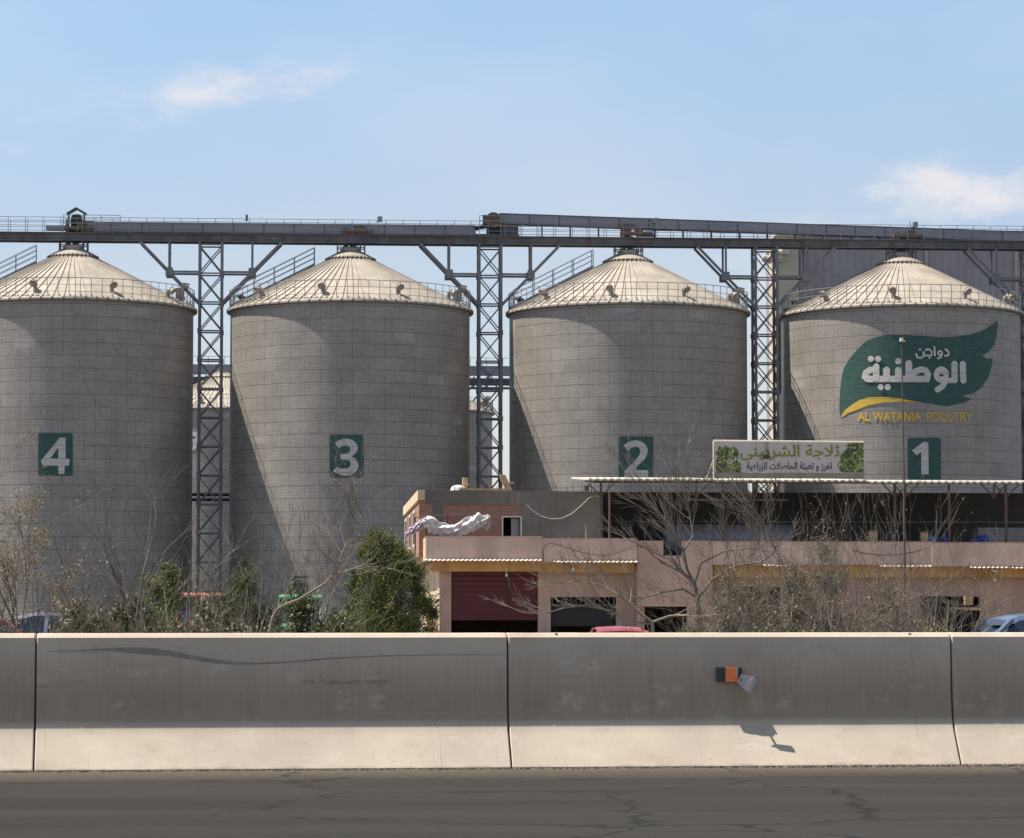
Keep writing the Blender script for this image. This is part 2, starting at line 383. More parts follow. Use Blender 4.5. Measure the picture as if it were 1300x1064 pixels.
M['car_blue'] = carpaint('blue_grey_car_paint', (.065, .105, .19)); M['car_red'] = carpaint('dark_red_car_paint', (.30, .035, .045))
M['truck_red'] = carpaint('faded_red_truck_paint', (.42, .15, .11)); M['truck_green'] = carpaint('mint_green_truck_paint', (.12, .33, .22))
M['car_white'] = carpaint('grey_blue_car_paint', (.15, .17, .22))
t_ = NT('orange_reflector'); t_.b.inputs['Base Color'].default_value = (.85, .22, .06, 1); t_.b.inputs['Roughness'].default_value = .3
n_ = t_.noise(t_.coords(), 90, 2); t_.l(t_.mix(t_.ramp(n_, .4, .7, 0, .35), (.85, .2, .05), (.95, .34, .14)), t_.b.inputs['Base Color']); M['orange'] = t_.m
M['bracket'] = pm('grey_plastic_bracket', (.42, .41, .42), .5, .1, .15, 12, 90, .1)
M['dark_plastic'] = pm('dark_grey_plastic', (.035, .04, .045), .5, 0, .2, 12, 90, .1)
M['bulb'] = pm('white_bulb_glass', (.8, .8, .76), .3, 0, .05, 3, 20, 0)
M['scuff'] = pm('tyre_rubber_mark', (.27, .245, .225), .9, 0, .3, 9, 60, .1)

# ------------------------------------------------------------------ ground
mb = MB(); mb.add([(-3000, -3000, ZG), (3000, -3000, ZG), (3000, 4500, ZG), (-3000, 4500, ZG)], [(0, 1, 2, 3)]); struct('ground', mb, M['ground'])
mb = MB()
def quad(fr, pts): mb.add([fr.world(p) for p in pts], [(0, 1, 2, 3)])
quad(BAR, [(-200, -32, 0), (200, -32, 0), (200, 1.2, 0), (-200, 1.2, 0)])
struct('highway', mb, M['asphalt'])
mb = MB(); quad(BAR, [(-200, 1.2, 0), (200, 1.2, 0), (200, 3.4, ZG + .004), (-200, 3.4, ZG + .004)]); struct('verge', mb, M['dirt'])
# loose grit gathered along the foot of the barrier: stuff
rng = random.Random(5); mb = MB()
for k in range(9000):
    u = rng.uniform(-5, 5.2); w = -abs(rng.gauss(0, .035)) - .004; s = rng.uniform(.003, .010) * (1.3 if u > 1.8 else 1)
    if rng.random() > (.97 if u > 1.6 else .75): continue
    p = BAR.world((u, w, s * .4)); d = [Vector((rng.gauss(0, 1), rng.gauss(0, 1), rng.gauss(0, .7))).normalized() * s for _ in range(4)]
    mb.add([p + q for q in d], [(0, 1, 2), (0, 2, 3), (0, 3, 1), (1, 3, 2)])
o = mb.build('roadside_grit', M['gravel']); o['kind'] = 'stuff'

# ------------------------------------------------------------------ highway barrier (separate precast segments)
prof = [(0, -.02), (0, .012), (.145, .212), (.165, .243), (.181, .272), (.194, .302), (.203, .333), (.209, .365), (.2135, .40), (.2175, .45), (.221, .52), (.2335, .80), (.2352, .861), (.262, .8875), (.285, .89), (.42, .89), (.45, .87), (.47, .38), (.49, .3), (.70, .01), (.70, -.02)]
joints_px = [-555, 45, 645.5, 1210, 1750]
us = [BAR.U(x, 0.19, 860) for x in joints_px]
texts = ['short visible end of grey concrete barrier at the left edge', 'grey concrete highway barrier segment with long wavy dark tyre scuff below its top edge',
         'grey concrete highway barrier segment that carries the broken orange reflector', 'grey concrete barrier segment at right edge, right of the last joint']
SEG = []
for i in range(4):
    g = .0055; u0, u1 = us[i] + g, us[i + 1] - g
    t = Thing('concrete_barrier', texts[i], 'concrete barrier', BAR, ((u0 + u1) / 2, 0, 0), 'concrete barrier segments along the highway')
    mb = MB(); n = len(prof)
    cuts = [u0, u0 + .007] + [u0 + .007 + (u1 - u0 - .014) * k / 40 for k in range(1, 40)] + [u1 - .007, u1]
    rr = random.Random(i + 3)
    vs = []
    for k, u in enumerate(cuts):
        sh = .006 if k in (0, len(cuts) - 1) else 0
        for j, (w, z) in enumerate(prof):
            ww = w + (sh if w < .35 else -sh); zz = z - (sh if z > .3 else 0)
            if 12 < j < 17: zz += rr.gauss(0, .0003)
            vs.append((u, ww, zz))
    fs = [(k * n + j, (k + 1) * n + j, (k + 1) * n + (j + 1) % n, k * n + (j + 1) % n) for k in range(len(cuts) - 1) for j in range(n)]
    fs += [tuple(range(n)), tuple(range((len(cuts) - 1) * n, len(cuts) * n))[::-1]]
    mb.add(vs, fs); o = mb.build('barrier_body', M['concrete'], t)
    for p in o.data.polygons: p.use_smooth = True
    o.data.set_sharp_from_angle(angle=R(22))
    mb = MB(); mb.box(u1 - .004, u1 + 2 * g + .004, .26, .42, 0, .86); mb.build('joint_dark_strip', M['dark_plastic'], t)  # dark strip added inside the open joint so the gap reads black
    SEG.append(t)
# tyre scuff rubbed onto segment 2: ribbon a hair proud of the face, following it
def face_w(z):
    for (w0, z0), (w1, z1) in zip(prof[1:13], prof[2:14]):
        if z0 <= z <= z1 and w1 > w0: return w0 + (w1 - w0) * (z - z0) / (z1 - z0)
    return .23
def scuff(t, name, pts, off=.0012):
    mb = MB(); vs = []
    for px, py, h in pts:
        for s in (-1, 1):
            u, z = BAR.hit(px, py + s * h, .22); vs.append((u, face_w(z) - off, z))
    mb.add(vs, [(2 * k, 2 * k + 2, 2 * k + 3, 2 * k + 1) for k in range(len(pts) - 1)]); mb.build(name, M['scuff'], t)
scuff(SEG[1], 'tyre_mark', [(60, 827, .3), (100, 826, .7), (140, 824.5, 1.6), (160, 825.5, 3.4), (185, 826.5, 4.6), (215, 829.5, 3.6), (245, 835, 3), (275, 840, 2.6), (300, 842.5, 1.8), (330, 842.5, 1), (370, 840.5, 1), (420, 836, .9), (480, 833, .7), (560, 831.5, .5), (640, 831, .3)])
rng = random.Random(8)
for k in range(26):
    x = rng.uniform(375, 488); y = 867 + rng.gauss(0, 1.6); L = rng.uniform(3, 9)
    if k < 24: pass
mb = MB()
for k in range(60):
    x = rng.uniform(378, 488); y = 866 + (x - 378) / 110 + rng.gauss(0, 1.7); L = rng.uniform(4, 14); h = rng.uniform(.25, .6)
    vs = []
    for px, dy in ((x, 0), (x + L * .5, h), (x + L, 0), (x + L * .5, -h)):
        u, z = BAR.hit(px, y + dy, .22); vs.append((u, face_w(z) - .0012 - k * .00002, z))
    mb.add(vs, [(0, 1, 2, 3)])
mb.build('scrape_mark', M['scuff'], SEG[1])
# small lumps of mortar on the top edge
for i, px in enumerate((706, 1155)):
    u, z = BAR.hit(px, 806.5, .24); mb = MB(); rr = random.Random(i)
    bmx = bmesh.new(); bmesh.ops.create_icosphere(bmx, subdivisions=2, radius=.011)
    for v in bmx.verts: v.co *= rr.uniform(.8, 1.15); v.co.z *= .7
    mb.add([v.co + Vector((u, .258, .886)) for v in bmx.verts], [tuple(v.index for v in f.verts) for f in bmx.faces]); bmx.free()
    mb.build('mortar_lump', M['concrete'], SEG[2])

# broken reflector fixed to segment 3
def bh(px, py, w): u, z = BAR.hit(px, py, w); return (u, w, z)
ub, zb = BAR.hit(935, 858, .12)
t = Thing('road_reflector', 'broken orange road reflector with bent grey bracket on the barrier face', 'reflector', BAR, (ub, .22, zb))
def px_prism(pts, w0, w1, m, nm, bev=.002):
    mb = MB(); n = len(pts)
    mb.add([bh(x, y, w0) for x, y in pts] + [bh(x, y, w1) for x, y in pts], [tuple(range(n)), tuple(range(n, 2 * n))[::-1]] + [(k, (k + 1) % n, n + (k + 1) % n, n + k) for k in range(n)])
    return mb.build(nm, m, t, bevel=bev)
px_prism([(909, 847), (942, 847.5), (941.5, 866), (909, 865)], .185, .223, M['dark_plastic'], 'housing')
px_prism([(921.5, 847.4), (937, 847.6), (936.8, 865.6), (921.2, 865.6)], .178, .188, M['orange'], 'lens')
px_prism([(941, 856.5), (955, 858.5), (960.5, 863), (952, 880), (946, 877), (936, 866.5)], .125, .131, M['bracket'], 'bracket', .001)
px_prism([(956, 858.5), (961, 863), (952.5, 880), (949, 878)], .105, .123, M['bracket'], 'bracket_lip')
px_prism([(934.5, 850), (937, 849.6), (936.9, 857), (934.8, 855.5), (933.6, 852.6)], .1765, .1785, M['bracket'], 'torn_sticker', .0003)
mb = MB(); mb.tube(bh(939, 862, .2), bh(941, 863, .12), .008, n=8); mb.build('fixing_bolt', M['steel_dark'], t)

# ------------------------------------------------------------------ silos
CX = {4: 93, 3: 445, 2: 797, 1: 1143}
UC = {k: ROW.U(v, 0, 312) for k, v in CX.items()}
RW, RE = 10.9, 11.25
ZE = ROW.Z(396, 0, 445)                 # eave height
ZA = ZE + 5.55
def make_silo(label, u, w=0, frame=ROW, group='round grain silos in the front row'):
    t = Thing('grain_silo', label, 'grain silo', frame, (u, w, ZG), group)
    c = Vector((u, w, 0))
    mb = MB(); n = 144
    vs = []; fs = []
    zs = [ZG, ZE + .02]
    for z in zs: vs += [(u + RW * math.cos(2 * PI * k / n), w + RW * math.sin(2 * PI * k / n), z) for k in range(n)]
    fs = [(k, (k + 1) % n, n + (k + 1) % n, n + k) for k in range(n)]
    mb.add(vs, fs); mb.build('wall', M['wall'], t, smooth=True)
    # ribbed conical roof
    NS = 72; mb = MB(); prof_r = [(1.55, ZA - .55), (4.8, 0), (8, 0), (RE, ZE - .02)]
    def rz(r): return ZE - .02 + (RE - r) / (RE - 1.55) * (ZA - .55 - ZE)
    ring = []
    for r in (1.55, 4.5, 7.8, 10.2, RE):
        row = []
        for k in range(NS):
            a = 2 * PI * k / NS; d = min(.085 / r, .012)
            for da, h in ((-d, 0), (-d * .8, .10), (d * .8, .10), (d, 0)):
                row.append((u + r * math.cos(a + da), w + r * math.sin(a + da), rz(r) + h * (1 if r > 2 else .5)))
        ring.append(row)
    L = len(ring[0]); vs = [p for row in ring for p in row]
    fs = [(i * L + k, (i + 1) * L + k, (i + 1) * L + (k + 1) % L, i * L + (k + 1) % L) for i in range(4) for k in range(L)]
    lo = len(vs)   # turned-down edge
    vs += [(x, y, z - .16) for x, y, z in ring[-1]]; fs += [(4 * L + k, lo + k, lo + (k + 1) % L, 4 * L + (k + 1) % L) for k in range(L)]
    mb.add(vs, fs); roof = mb.build('roof', M['roof'], t)
    mb = MB(); mb.lathe([(RW - .02, ZE - .22), (RE - .06, ZE - .22), (RE - .04, ZE - .1), (RE - .2, ZE + .02)], (u, w, 0), 96); mb.build('eave_ring', M['steel'], t)
    # cap
    mb = MB(); mb.lathe([(2.15, ZA - .72), (2.1, ZA - .6), (1.2, ZA - .12), (.95, ZA - .05), (.95, ZA + .25), (0.01, ZA + .3)], (u, w, 0), 36)
    for k in range(36):
        a = 2 * PI * k / 36; mb.beam((u + 1.6 * math.cos(a), w + 1.6 * math.sin(a), ZA - .38), (u + 2.35 * math.cos(a), w + 2.35 * math.sin(a), ZA - .78), .1, .1)
    mb.build('cap', M['roof'], t)
    # eave railing
    mb = MB(); rr = RE - .28
    for k in range(72):
        a = 2 * PI * (k + .5) / 72; x, y = u + rr * math.cos(a), w + rr * math.sin(a)
        mb.beam((x, y, ZE - .02), (x, y, ZE + 1.75), .05)
    for h, q in ((.55, .04), (1.15, .04), (1.75, .055)):
        for k in range(72):
            a, b = 2 * PI * (k + .5) / 72, 2 * PI * (k + 1.5) / 72
            mb.beam((u + rr * math.cos(a), w + rr * math.sin(a), ZE + h), (u + rr * math.cos(b), w + rr * math.sin(b), ZE + h), q)
    # short foot brackets at the roof edge
    for k in range(72):
        a = 2 * PI * (k + .5) / 72
        mb.beam((u + (rr - .5) * math.cos(a), w + (rr - .5) * math.sin(a), rz(rr - .5) + .12), (u + rr * math.cos(a), w + rr * math.sin(a), ZE + .42), .06)
    mb.build('eave_railing', M['rail'], t)
    # roof stair on the left
    mb = MB(); ang = PI + .06; ca, sa = math.cos(ang), math.sin(ang)
    def sp(r, h, off): return (u + r * ca - off * sa, w + r * sa + off * ca, rz(r) + h)
    for off in (-.45, .45):
        mb.beam(sp(10.9, .2, off), sp(3.3, .2, off), .1, .2)
        for h in (.8, 1.3, 1.75): mb.beam(sp(10.6, h, off), sp(3.3, h, off), .055)
        for k in range(5): r = 10.6 - 7.3 * k / 4; mb.beam(sp(r, .15, off), sp(r, 1.75, off), .075)
    for k in range(26): r = 10.8 - 7.4 * k / 25; mb.beam(sp(r, .28, -.45), sp(r, .28, .45), .22, .05)
    mb.build('roof_stair', M['rail'], t)
    # vents: mushroom hoods
    for k in range(9):
        a = -PI / 2 + R(-15.5 + 40 * k); r = 9.7; x, y, z = u + r * math.cos(a), w + r * math.sin(a), rz(9.7)
        mb = MB(); ox, oy = math.cos(a), math.sin(a)
        pts = [Vector((x, y, z - .05)), Vector((x, y, z + .42)), Vector((x + .12 * ox, y + .12 * oy, z + .62)), Vector((x + .36 * ox, y + .36 * oy, z + .66)), Vector((x + .55 * ox, y + .55 * oy, z + .5))]
        for (p, q), r0, r1 in zip(zip(pts[:-1], pts[1:]), (.2, .2, .22, .26), (.2, .22, .26, .36)): mb.tube(p, q, r0, r1, 10)
        mb.build('roof_vent', M['vent'], t)
    # junction/inspection unit on the roof edge at the right
    mb = MB(); a = -.12; x, y = u + 9.9 * math.cos(a), w + 9.9 * math.sin(a); z = rz(9.9)
    mb.box(x - .9, x + .35, y - .5, y + .5, z + .25, z + .33); mb.box(x - .5, x - .1, y - .3, y + .2, z + .33, z + 1.25); mb.tube((x + .1, y - .2, z + .2), (x + .1, y - .2, z + 1.5), .2, .2, 10); mb.tube((x + .1, y - .2, z + 1.5), (x + .7, y - .2, z + 1.35), .25, .3, 10)
    mb.build('roof_hatch', M['vent'], t)
    return t

def cyl_local(t, px, py, off):
    """where the pixel's ray meets the silo wall, in the frame's coordinates"""
    c = t.f.world((t.base[0], t.base[1], 0)); d = ray(px, py); o = Vector((0, 0, HC)); r = RW + off
    A = d.x ** 2 + d.y ** 2; B = 2 * ((o.x - c.x) * d.x + (o.y - c.y) * d.y); C = (o.x - c.x) ** 2 + (o.y - c.y) ** 2 - r * r
    disc = B * B - 4 * A * C
    tt = (-B - math.sqrt(max(disc, 0))) / (2 * A)
    return t.f.inv(o + d * tt)

def fill2d(loops):
    cu = bpy.data.curves.new('fill', 'CURVE'); cu.dimensions = '2D'; cu.fill_mode = 'BOTH'
    for lp in loops:
        sp = cu.splines.new('POLY'); sp.points.add(len(lp) - 1)
        for p, q in zip(sp.points, lp): p.co = (q[0], q[1], 0, 1)
        sp.use_cyclic_u = True
    return curve_mesh(cu)
def curve_mesh(cu):
    o = bpy.data.objects.new('fill', cu); COL.objects.link(o); bpy.context.view_layer.update()
    me = bpy.data.meshes.new_from_object(o.evaluated_get(bpy.context.evaluated_depsgraph_get()))
    bpy.data.objects.remove(o); bm = bmesh.new(); bm.from_mesh(me); bpy.data.meshes.remove(me)
    bmesh.ops.remove_doubles(bm, verts=bm.verts, dist=1e-5)
    return bm
def text2d(s, bold=0.0, box=None):
    """built-in font, flat outline fitted into box (x0, x1, ytop, ybottom) in pixel coordinates"""
    cu = bpy.data.curves.new('txt', 'FONT'); cu.body = s; cu.offset = bold; cu.resolution_u = 4
    bm = curve_mesh(cu); xs = [v.co.x for v in bm.verts]; ys = [v.co.y for v in bm.verts]
    x0, x1, y0, y1 = min(xs), max(xs), min(ys), max(ys)
    for v in bm.verts:
        v.co.x = box[0] + (v.co.x - x0) / (x1 - x0) * (box[1] - box[0]); v.co.y = box[3] + (v.co.y - y0) / (y1 - y0) * (box[2] - box[3]); v.co.z = 0
    return bm
def smooth_loop(pts, it=1):
    for _ in range(it):
        q = []
        for a, b in zip(pts, pts[1:] + pts[:1]): q += [(a[0] * .75 + b[0] * .25, a[1] * .75 + b[1] * .25), (a[0] * .25 + b[0] * .75, a[1] * .25 + b[1] * .75)]
        pts = q
    return pts
def rrect(x0, y0, x1, y1, r):
    out = []
    for cx, cy, a0 in ((x1 - r, y1 - r, 0), (x0 + r, y1 - r, 90), (x0 + r, y0 + r, 180), (x1 - r, y0 + r, 270)):
        out += [(cx + r * math.cos(R(a0 + k * 30)), cy + r * math.sin(R(a0 + k * 30))) for k in range(4)]
    return out
def on_wall(t, bms, off, name, mat, parent=None, step=4.0):
    mb = MB()
    for i, bm in enumerate(bms):
        x0 = min(v.co.x for v in bm.verts); x1 = max(v.co.x for v in bm.verts)
        x = math.ceil(x0 / step) * step
        while x < x1:
            g = bm.verts[:] + bm.edges[:] + bm.faces[:]
            bmesh.ops.bisect_plane(bm, geom=g, plane_co=(x, 0, 0), plane_no=(1, 0, 0), dist=1e-4); x += step
        bmesh.ops.triangulate(bm, faces=bm.faces); bm.verts.index_update()
        mb.add([cyl_local(t, v.co.x, v.co.y, off + i * .004) for v in bm.verts], [tuple(v.index for v in f.verts) for f in bm.faces]); bm.free()
    o = mb.build(name, mat, t, parent=parent)
    return o
def stroke(pts, w, cap=True):
    """thick round-ended polyline as one closed outline per segment run"""
    L, Rr = [], []
    n = len(pts)
    for i in range(n):
        a = Vector(pts[max(0, i - 1)]); b = Vector(pts[min(n - 1, i + 1)]); d = (b - a).normalized(); nn = Vector((-d.y, d.x)) * w / 2; p = Vector(pts[i])
        L.append(p + nn); Rr.append(p - nn)
    def capf(p, q0):
        v = q0 - p; return [p + Matrix.Rotation(-PI * k / 8, 2) @ v for k in range(1, 8)]
    out = list(L)
    if cap: out += capf(Vector(pts[-1]), L[-1])
    out += Rr[::-1]
    if cap: out += capf(Vector(pts[0]), Rr[0])
    return [(p.x, p.y) for p in out]
def arc(cx, cy, rx, ry, a0, a1, n=14): return [(cx + rx * math.cos(R(a0 + (a1 - a0) * k / n)), cy + ry * math.sin(R(a0 + (a1 - a0) * k / n))) for k in range(n + 1)]
def sc(ox, oy, s, pts): return [(ox + x / s, oy + y / s) for x, y in pts]

SL = {4: 'grey grain silo with number 4, leftmost in front row', 3: 'grey grain silo painted with number 3 on its front', 2: 'grey grain silo painted with number 2 behind the canopy', 1: 'grey grain silo with number 1 and the large green poultry company logo'}
proto = make_silo(SL[3], UC[3]); SILO = {3: proto}
for k in (4, 2, 1):
    o = copy_tree(proto.o); o.location = ROW.world((UC[k], 0, ZG)); o['label'] = SL[k]
    tt = Thing.__new__(Thing); tt.o = o; tt.base = Vector((UC[k], 0, ZG)); tt.f = ROW; SILO[k] = tt
# back row
bl = ['distant grain silo with white number 9 seen between silos 4 and 3', 'distant plain grain silo seen between silos 3 and 2 behind the lattice tower', 'distant grain silo hidden behind silo 2']
BS = []
for i, px in enumerate((282, 525)):
    u = BACK.U(px, 0, 500); o = copy_tree(proto.o); o.location = BACK.world((u, 0, ZG)); o['label'] = bl[i]; o['group'] = 'distant silos of the back row'
    tt = Thing.__new__(Thing); tt.o = o; tt.base = Vector((u, 0, ZG)); tt.f = BACK; BS.append(tt)

D4 = [sc(30, 530, 11.82, [(545, 300), (630, 305), (630, 620), (688, 622), (684, 722), (617, 724), (612, 848), (520, 848), (520, 722), (285, 722), (260, 650)]), sc(30, 530, 11.82, [(520, 450), (520, 614), (398, 615)])]
D3 = [sc(400, 540, 13.3, [(330, 297), (400, 250), (480, 228), (560, 225), (640, 250), (700, 310), (725, 380), (710, 440), (670, 490), (615, 525), (680, 560), (725, 620), (735, 680), (715, 750), (660, 810), (590, 845), (500, 855), (420, 835), (350, 805), (303, 783), (355, 705), (430, 730), (500, 732), (560, 720), (600, 680), (600, 630), (570, 590), (520, 582), (430, 582), (430, 482), (530, 480), (575, 455), (598, 410), (585, 365), (540, 345), (490, 343), (440, 360), (400, 392)])]
D2 = [sc(770, 540, 13.3, [(290, 340), (360, 285), (440, 258), (520, 252), (600, 275), (660, 330), (695, 400), (695, 460), (670, 530), (620, 600), (560, 650), (500, 710), (490, 757), (705, 757), (705, 870), (295, 870), (295, 790), (350, 720), (440, 640), (520, 550), (565, 480), (570, 420), (545, 375), (490, 360), (430, 375), (360, 430)])]
D1 = [sc(1140, 500, 10.64, [(190, 765), (340, 650), (410, 655), (415, 1090), (315, 1090), (315, 785), (250, 830)])]
for k, dg, pl in ((4, D4, (48.5, 550, 92.3, 604)), (3, D3, (418.3, 552, 461.6, 606.5)), (2, D2, (785.4, 554, 829.6, 608.5)), (1, D1, (1152.2, 555.7, 1194.6, 610))):
    po = on_wall(SILO[k], [fill2d([rrect(*pl, 2.6)])], .03, 'number_plate', M['green_paint'])
    on_wall(SILO[k], [fill2d(dg)], .05, 'digit', M['white_paint'], po)
on_wall(BS[0], [text2d('9', .045, (238, 254.5, 548, 573))], .05, 'digit', M['white_paint'])

# company logo on silo 1
leaf = [(1066.6, 494), (1068.5, 478), (1072, 466), (1079, 454.5), (1087, 445), (1099.5, 433), (1112.6, 428), (1126, 425), (1144.6, 425), (1160, 426), (1180, 427), (1191, 428), (1204, 427.8), (1216, 427), (1233, 424.4), (1249, 419), (1258.7, 413), (1266.9, 407),
        (1266.7, 414), (1265, 427), (1262.4, 437.6), (1256.8, 445), (1247.4, 451.7), (1252, 455.3), (1260.5, 455.5), (1258.7, 466), (1255, 479), (1245.5, 493), (1235, 499.5), (1221, 502.7), (1233.8, 506.6), (1222.5, 511.5), (1203, 515.7), (1193, 515), (1183.7, 513), (1169, 511),
        (1149.3, 507.3), (1134, 504.4), (1120, 504), (1102, 504.6), (1091, 508), (1081.6, 513.8), (1072, 521.4), (1067, 531), (1065.6, 520), (1065.8, 506)]
T1 = SILO[1]
lf = on_wall(T1, [fill2d([leaf])], .03, 'logo_leaf', M['green_paint'])
swoosh = [(1067, 531), (1072, 521.4), (1081.6, 513.8), (1091, 508), (1102, 504.6), (1120, 504), (1134, 504.4), (1149.3, 507.3), (1169, 511), (1154, 510.5), (1140, 510), (1120, 511.4), (1102, 514.8), (1088, 520.4), (1076, 525)]
on_wall(T1, [fill2d([swoosh])], .045, 'logo_swoosh', M['yellow_paint'], lf)
A1 = lambda pts: sc(1060, 400, 10.64, pts)
A2 = lambda pts: sc(1160, 400, 10.64, pts)
circ = lambda x, y, r: arc(x, y, r, r, 0, 330, 11)
W = 8.3
big = [[stroke(A2([(663, 660), (666, 780), (672, 885)]), 7.8)], [stroke(A2([(550, 660), (552, 780), (552, 880)]), 7.9)],
       [stroke(A2([(552, 884), (470, 884)]), 6.5, False)],
       [arc(1195, 475.6, 9.7, 10.3, 0, 345, 23), [(1192, 476.6), (1193, 475.2), (1195, 474.4), (1197, 475.2), (1198.4, 477), (1198, 477.9), (1192.2, 477.9)]],
       [stroke(A2([(432, 850), (425, 905), (385, 965), (322, 1005)]), 7.6)],
       [stroke(A1([(998, 655), (998, 750), (998, 860)]), 8.8)],
       [stroke([(1157.5, 475.6), (1163, 471.3), (1169.2, 469), (1174.8, 470), (1178.2, 475), (1177, 480.6)], 8.1)],
       [[(1100, 477), (1178, 477), (1180, 485), (1172, 485.2), (1100, 485.2)]],
       [stroke(A1([(858, 745), (858, 850)]), 8.8)], [stroke(A1([(697, 745), (697, 850)]), 8.8)],
       [stroke(A1([(557, 695), (557, 850)]), 8.0)],
       [stroke([(1111, 469), (1104.5, 469.8), (1099, 473.5), (1097.8, 478.5), (1100.6, 481.1), (1106, 481.3)], W)],
       [circ(1105.6, 455.6, 4)], [circ(1114.7, 455.6, 4)], [circ(1140.2, 458.7, 4)], [circ(1118, 491.4, 3.9)], [circ(1127, 491.4, 3.9)]]
sm = 2.6
small = [[stroke([(1200.4, 443.6), (1203.6, 446), (1204.6, 449), (1203.8, 451.3), (1199.8, 451.7)], sm)],
         [arc(1193.4, 448.2, 3.7, 3.7, 0, 345, 23), arc(1193.4, 448, 1.3, 1.3, 0, 345, 11)], [stroke([(1195.8, 449.5), (1195, 453), (1190.8, 455)], sm)],
         [stroke([(1186.2, 440.6), (1186.8, 451)], sm)], [stroke([(1175.6, 443.8), (1180, 443.8), (1182.6, 446.5), (1182.9, 451.4), (1172.8, 451.4)], sm)], [circ(1180, 454.3, 1.4)],
         [stroke([(1172.7, 447.2), (1172.4, 452.3), (1168.5, 454.8), (1164.4, 453.6), (1163.2, 449.4)], sm)], [circ(1168, 443.9, 1.5)]]
on_wall(T1, [fill2d(x) for x in big + small], .05, 'logo_arabic_lettering', M['white_paint'], lf)
on_wall(T1, [text2d('AL WATANIA', .03, (1088.5, 1170, 522.8, 534.6)), text2d('POULTRY', .016, (1176.5, 1234.5, 523, 535))], .045, 'logo_latin_lettering', M['yellow_paint'])
# caged ladder at the left limb of silo 1
mb = MB(); a = R(181); x, y = UC[1] + (RW + .45) * math.cos(a), (RW + .45) * math.sin(a)
z0, z1 = ROW.Z(500, 0, 997), ROW.Z(404, 0, 997)
for dy in (-.25, .25): mb.beam((x, y + dy, z0), (x, y + dy, z1), .07)
k = z0
while k < z1: mb.beam((x, y - .25, k), (x, y + .25, k), .05); k += .3
k = z0 + .4
while k < z1:
    for q in range(6):
        b0, b1 = PI / 2 + q * PI / 6, PI / 2 + (q + 1) * PI / 6
        mb.beam((x + .55 * math.cos(b0), y + .35 * math.sin(b0), k), (x + .55 * math.cos(b1), y + .35 * math.sin(b1), k), .05)
    k += .75
mb.build('caged_ladder', M['steel_dark'], SILO[1])

# ------------------------------------------------------------------ lattice towers
ZB0, ZB1 = 34.45, 35.12            # girder bottom / top
def make_tower(u, label, frame=ROW):
    t = Thing('lattice_tower', label, 'lattice tower', frame, (u, 0, ZG), 'lattice towers carrying the conveyor bridge')
    h = 1.0; ls = []
    for sx in (-h, h):
        for sy in (-h, h):
            mb = MB(); mb.beam((u + sx, sy, ZG), (u + sx, sy, ZB0), .23); mb.build('leg', M['steel'], t)
    zs = []; z = ZB0 - .25
    while z > ZG + 1: zs.append(z); z -= 2.62
    mb = MB(); mh = MB(); gp = MB()
    for i, z in enumerate(zs):
        for sy in (-h, h):
            mh.beam((u - h, sy, z), (u + h, sy, z), .13)
            if i: gp.box(u - h - .17, u - h + .17, sy - .14, sy + .14, z - .22, z + .22); gp.box(u + h - .17, u + h + .17, sy - .14, sy + .14, z - .22, z + .22)
            if i + 1 < len(zs):
                mb.beam((u - h, sy, z - .1), (u + h, sy, zs[i + 1] + .1), .1); mb.beam((u + h, sy + .11, z - .1), (u - h, sy + .11, zs[i + 1] + .1), .1)
        for sx in (-h, h):
            mh.beam((u + sx, -h, z), (u + sx, h, z), .13)
            if i + 1 < len(zs): mb.beam((u + sx, -h if i % 2 else h, z), (u + sx, h if i % 2 else -h, zs[i + 1]), .11)
    for q in (mh, gp): mb.add(q.v, q.f)
    mb.build('lattice_bracing', M['steel'], t)
    zs_, zt = ZB0 - 5.6, ZB0 - 2.75
    for s in (-1, 1):
        mb = MB(); mh = MB(); mg = MB()
        for sy in (-h, h):
            mb.beam((u + s * h, sy, zs_), (u + s * 6.4, sy, ZB0), .22)
            xk = u + s * (h + 5.4 * (zt - zs_) / (ZB0 - zs_))
            mh.beam((u + s * h, sy, zt), (xk, sy, zt), .18); mh.beam((xk, sy, zt), (xk, sy, ZB0), .18)
            mg.box(xk - .33, xk + .33, sy - .17, sy + .17, zt - .38, zt + .38)
        mh.beam((xk, -h, zt), (xk, h, zt), .18)
        mb.add(mh.v, mh.f); mb.add(mg.v, mg.f); mb.build('knee_brace', M['steel'], t)
    return t
tl = ['grey steel lattice tower standing between silos 4 and 3', 'grey steel lattice tower standing between silos 3 and 2', 'grey steel lattice tower standing between silos 2 and 1', 'grey steel lattice tower at the right edge beside silo 1']
tp = None
for i, px in enumerate((267.5, 621.5, 971, 1313)):
    u = ROW.U(px, 0, 400)
    if tp is None: tp = make_tower(u, tl[i])
    else:
        o = copy_tree(tp.o); o.location = ROW.world((u, 0, ZG)); o['label'] = tl[i]

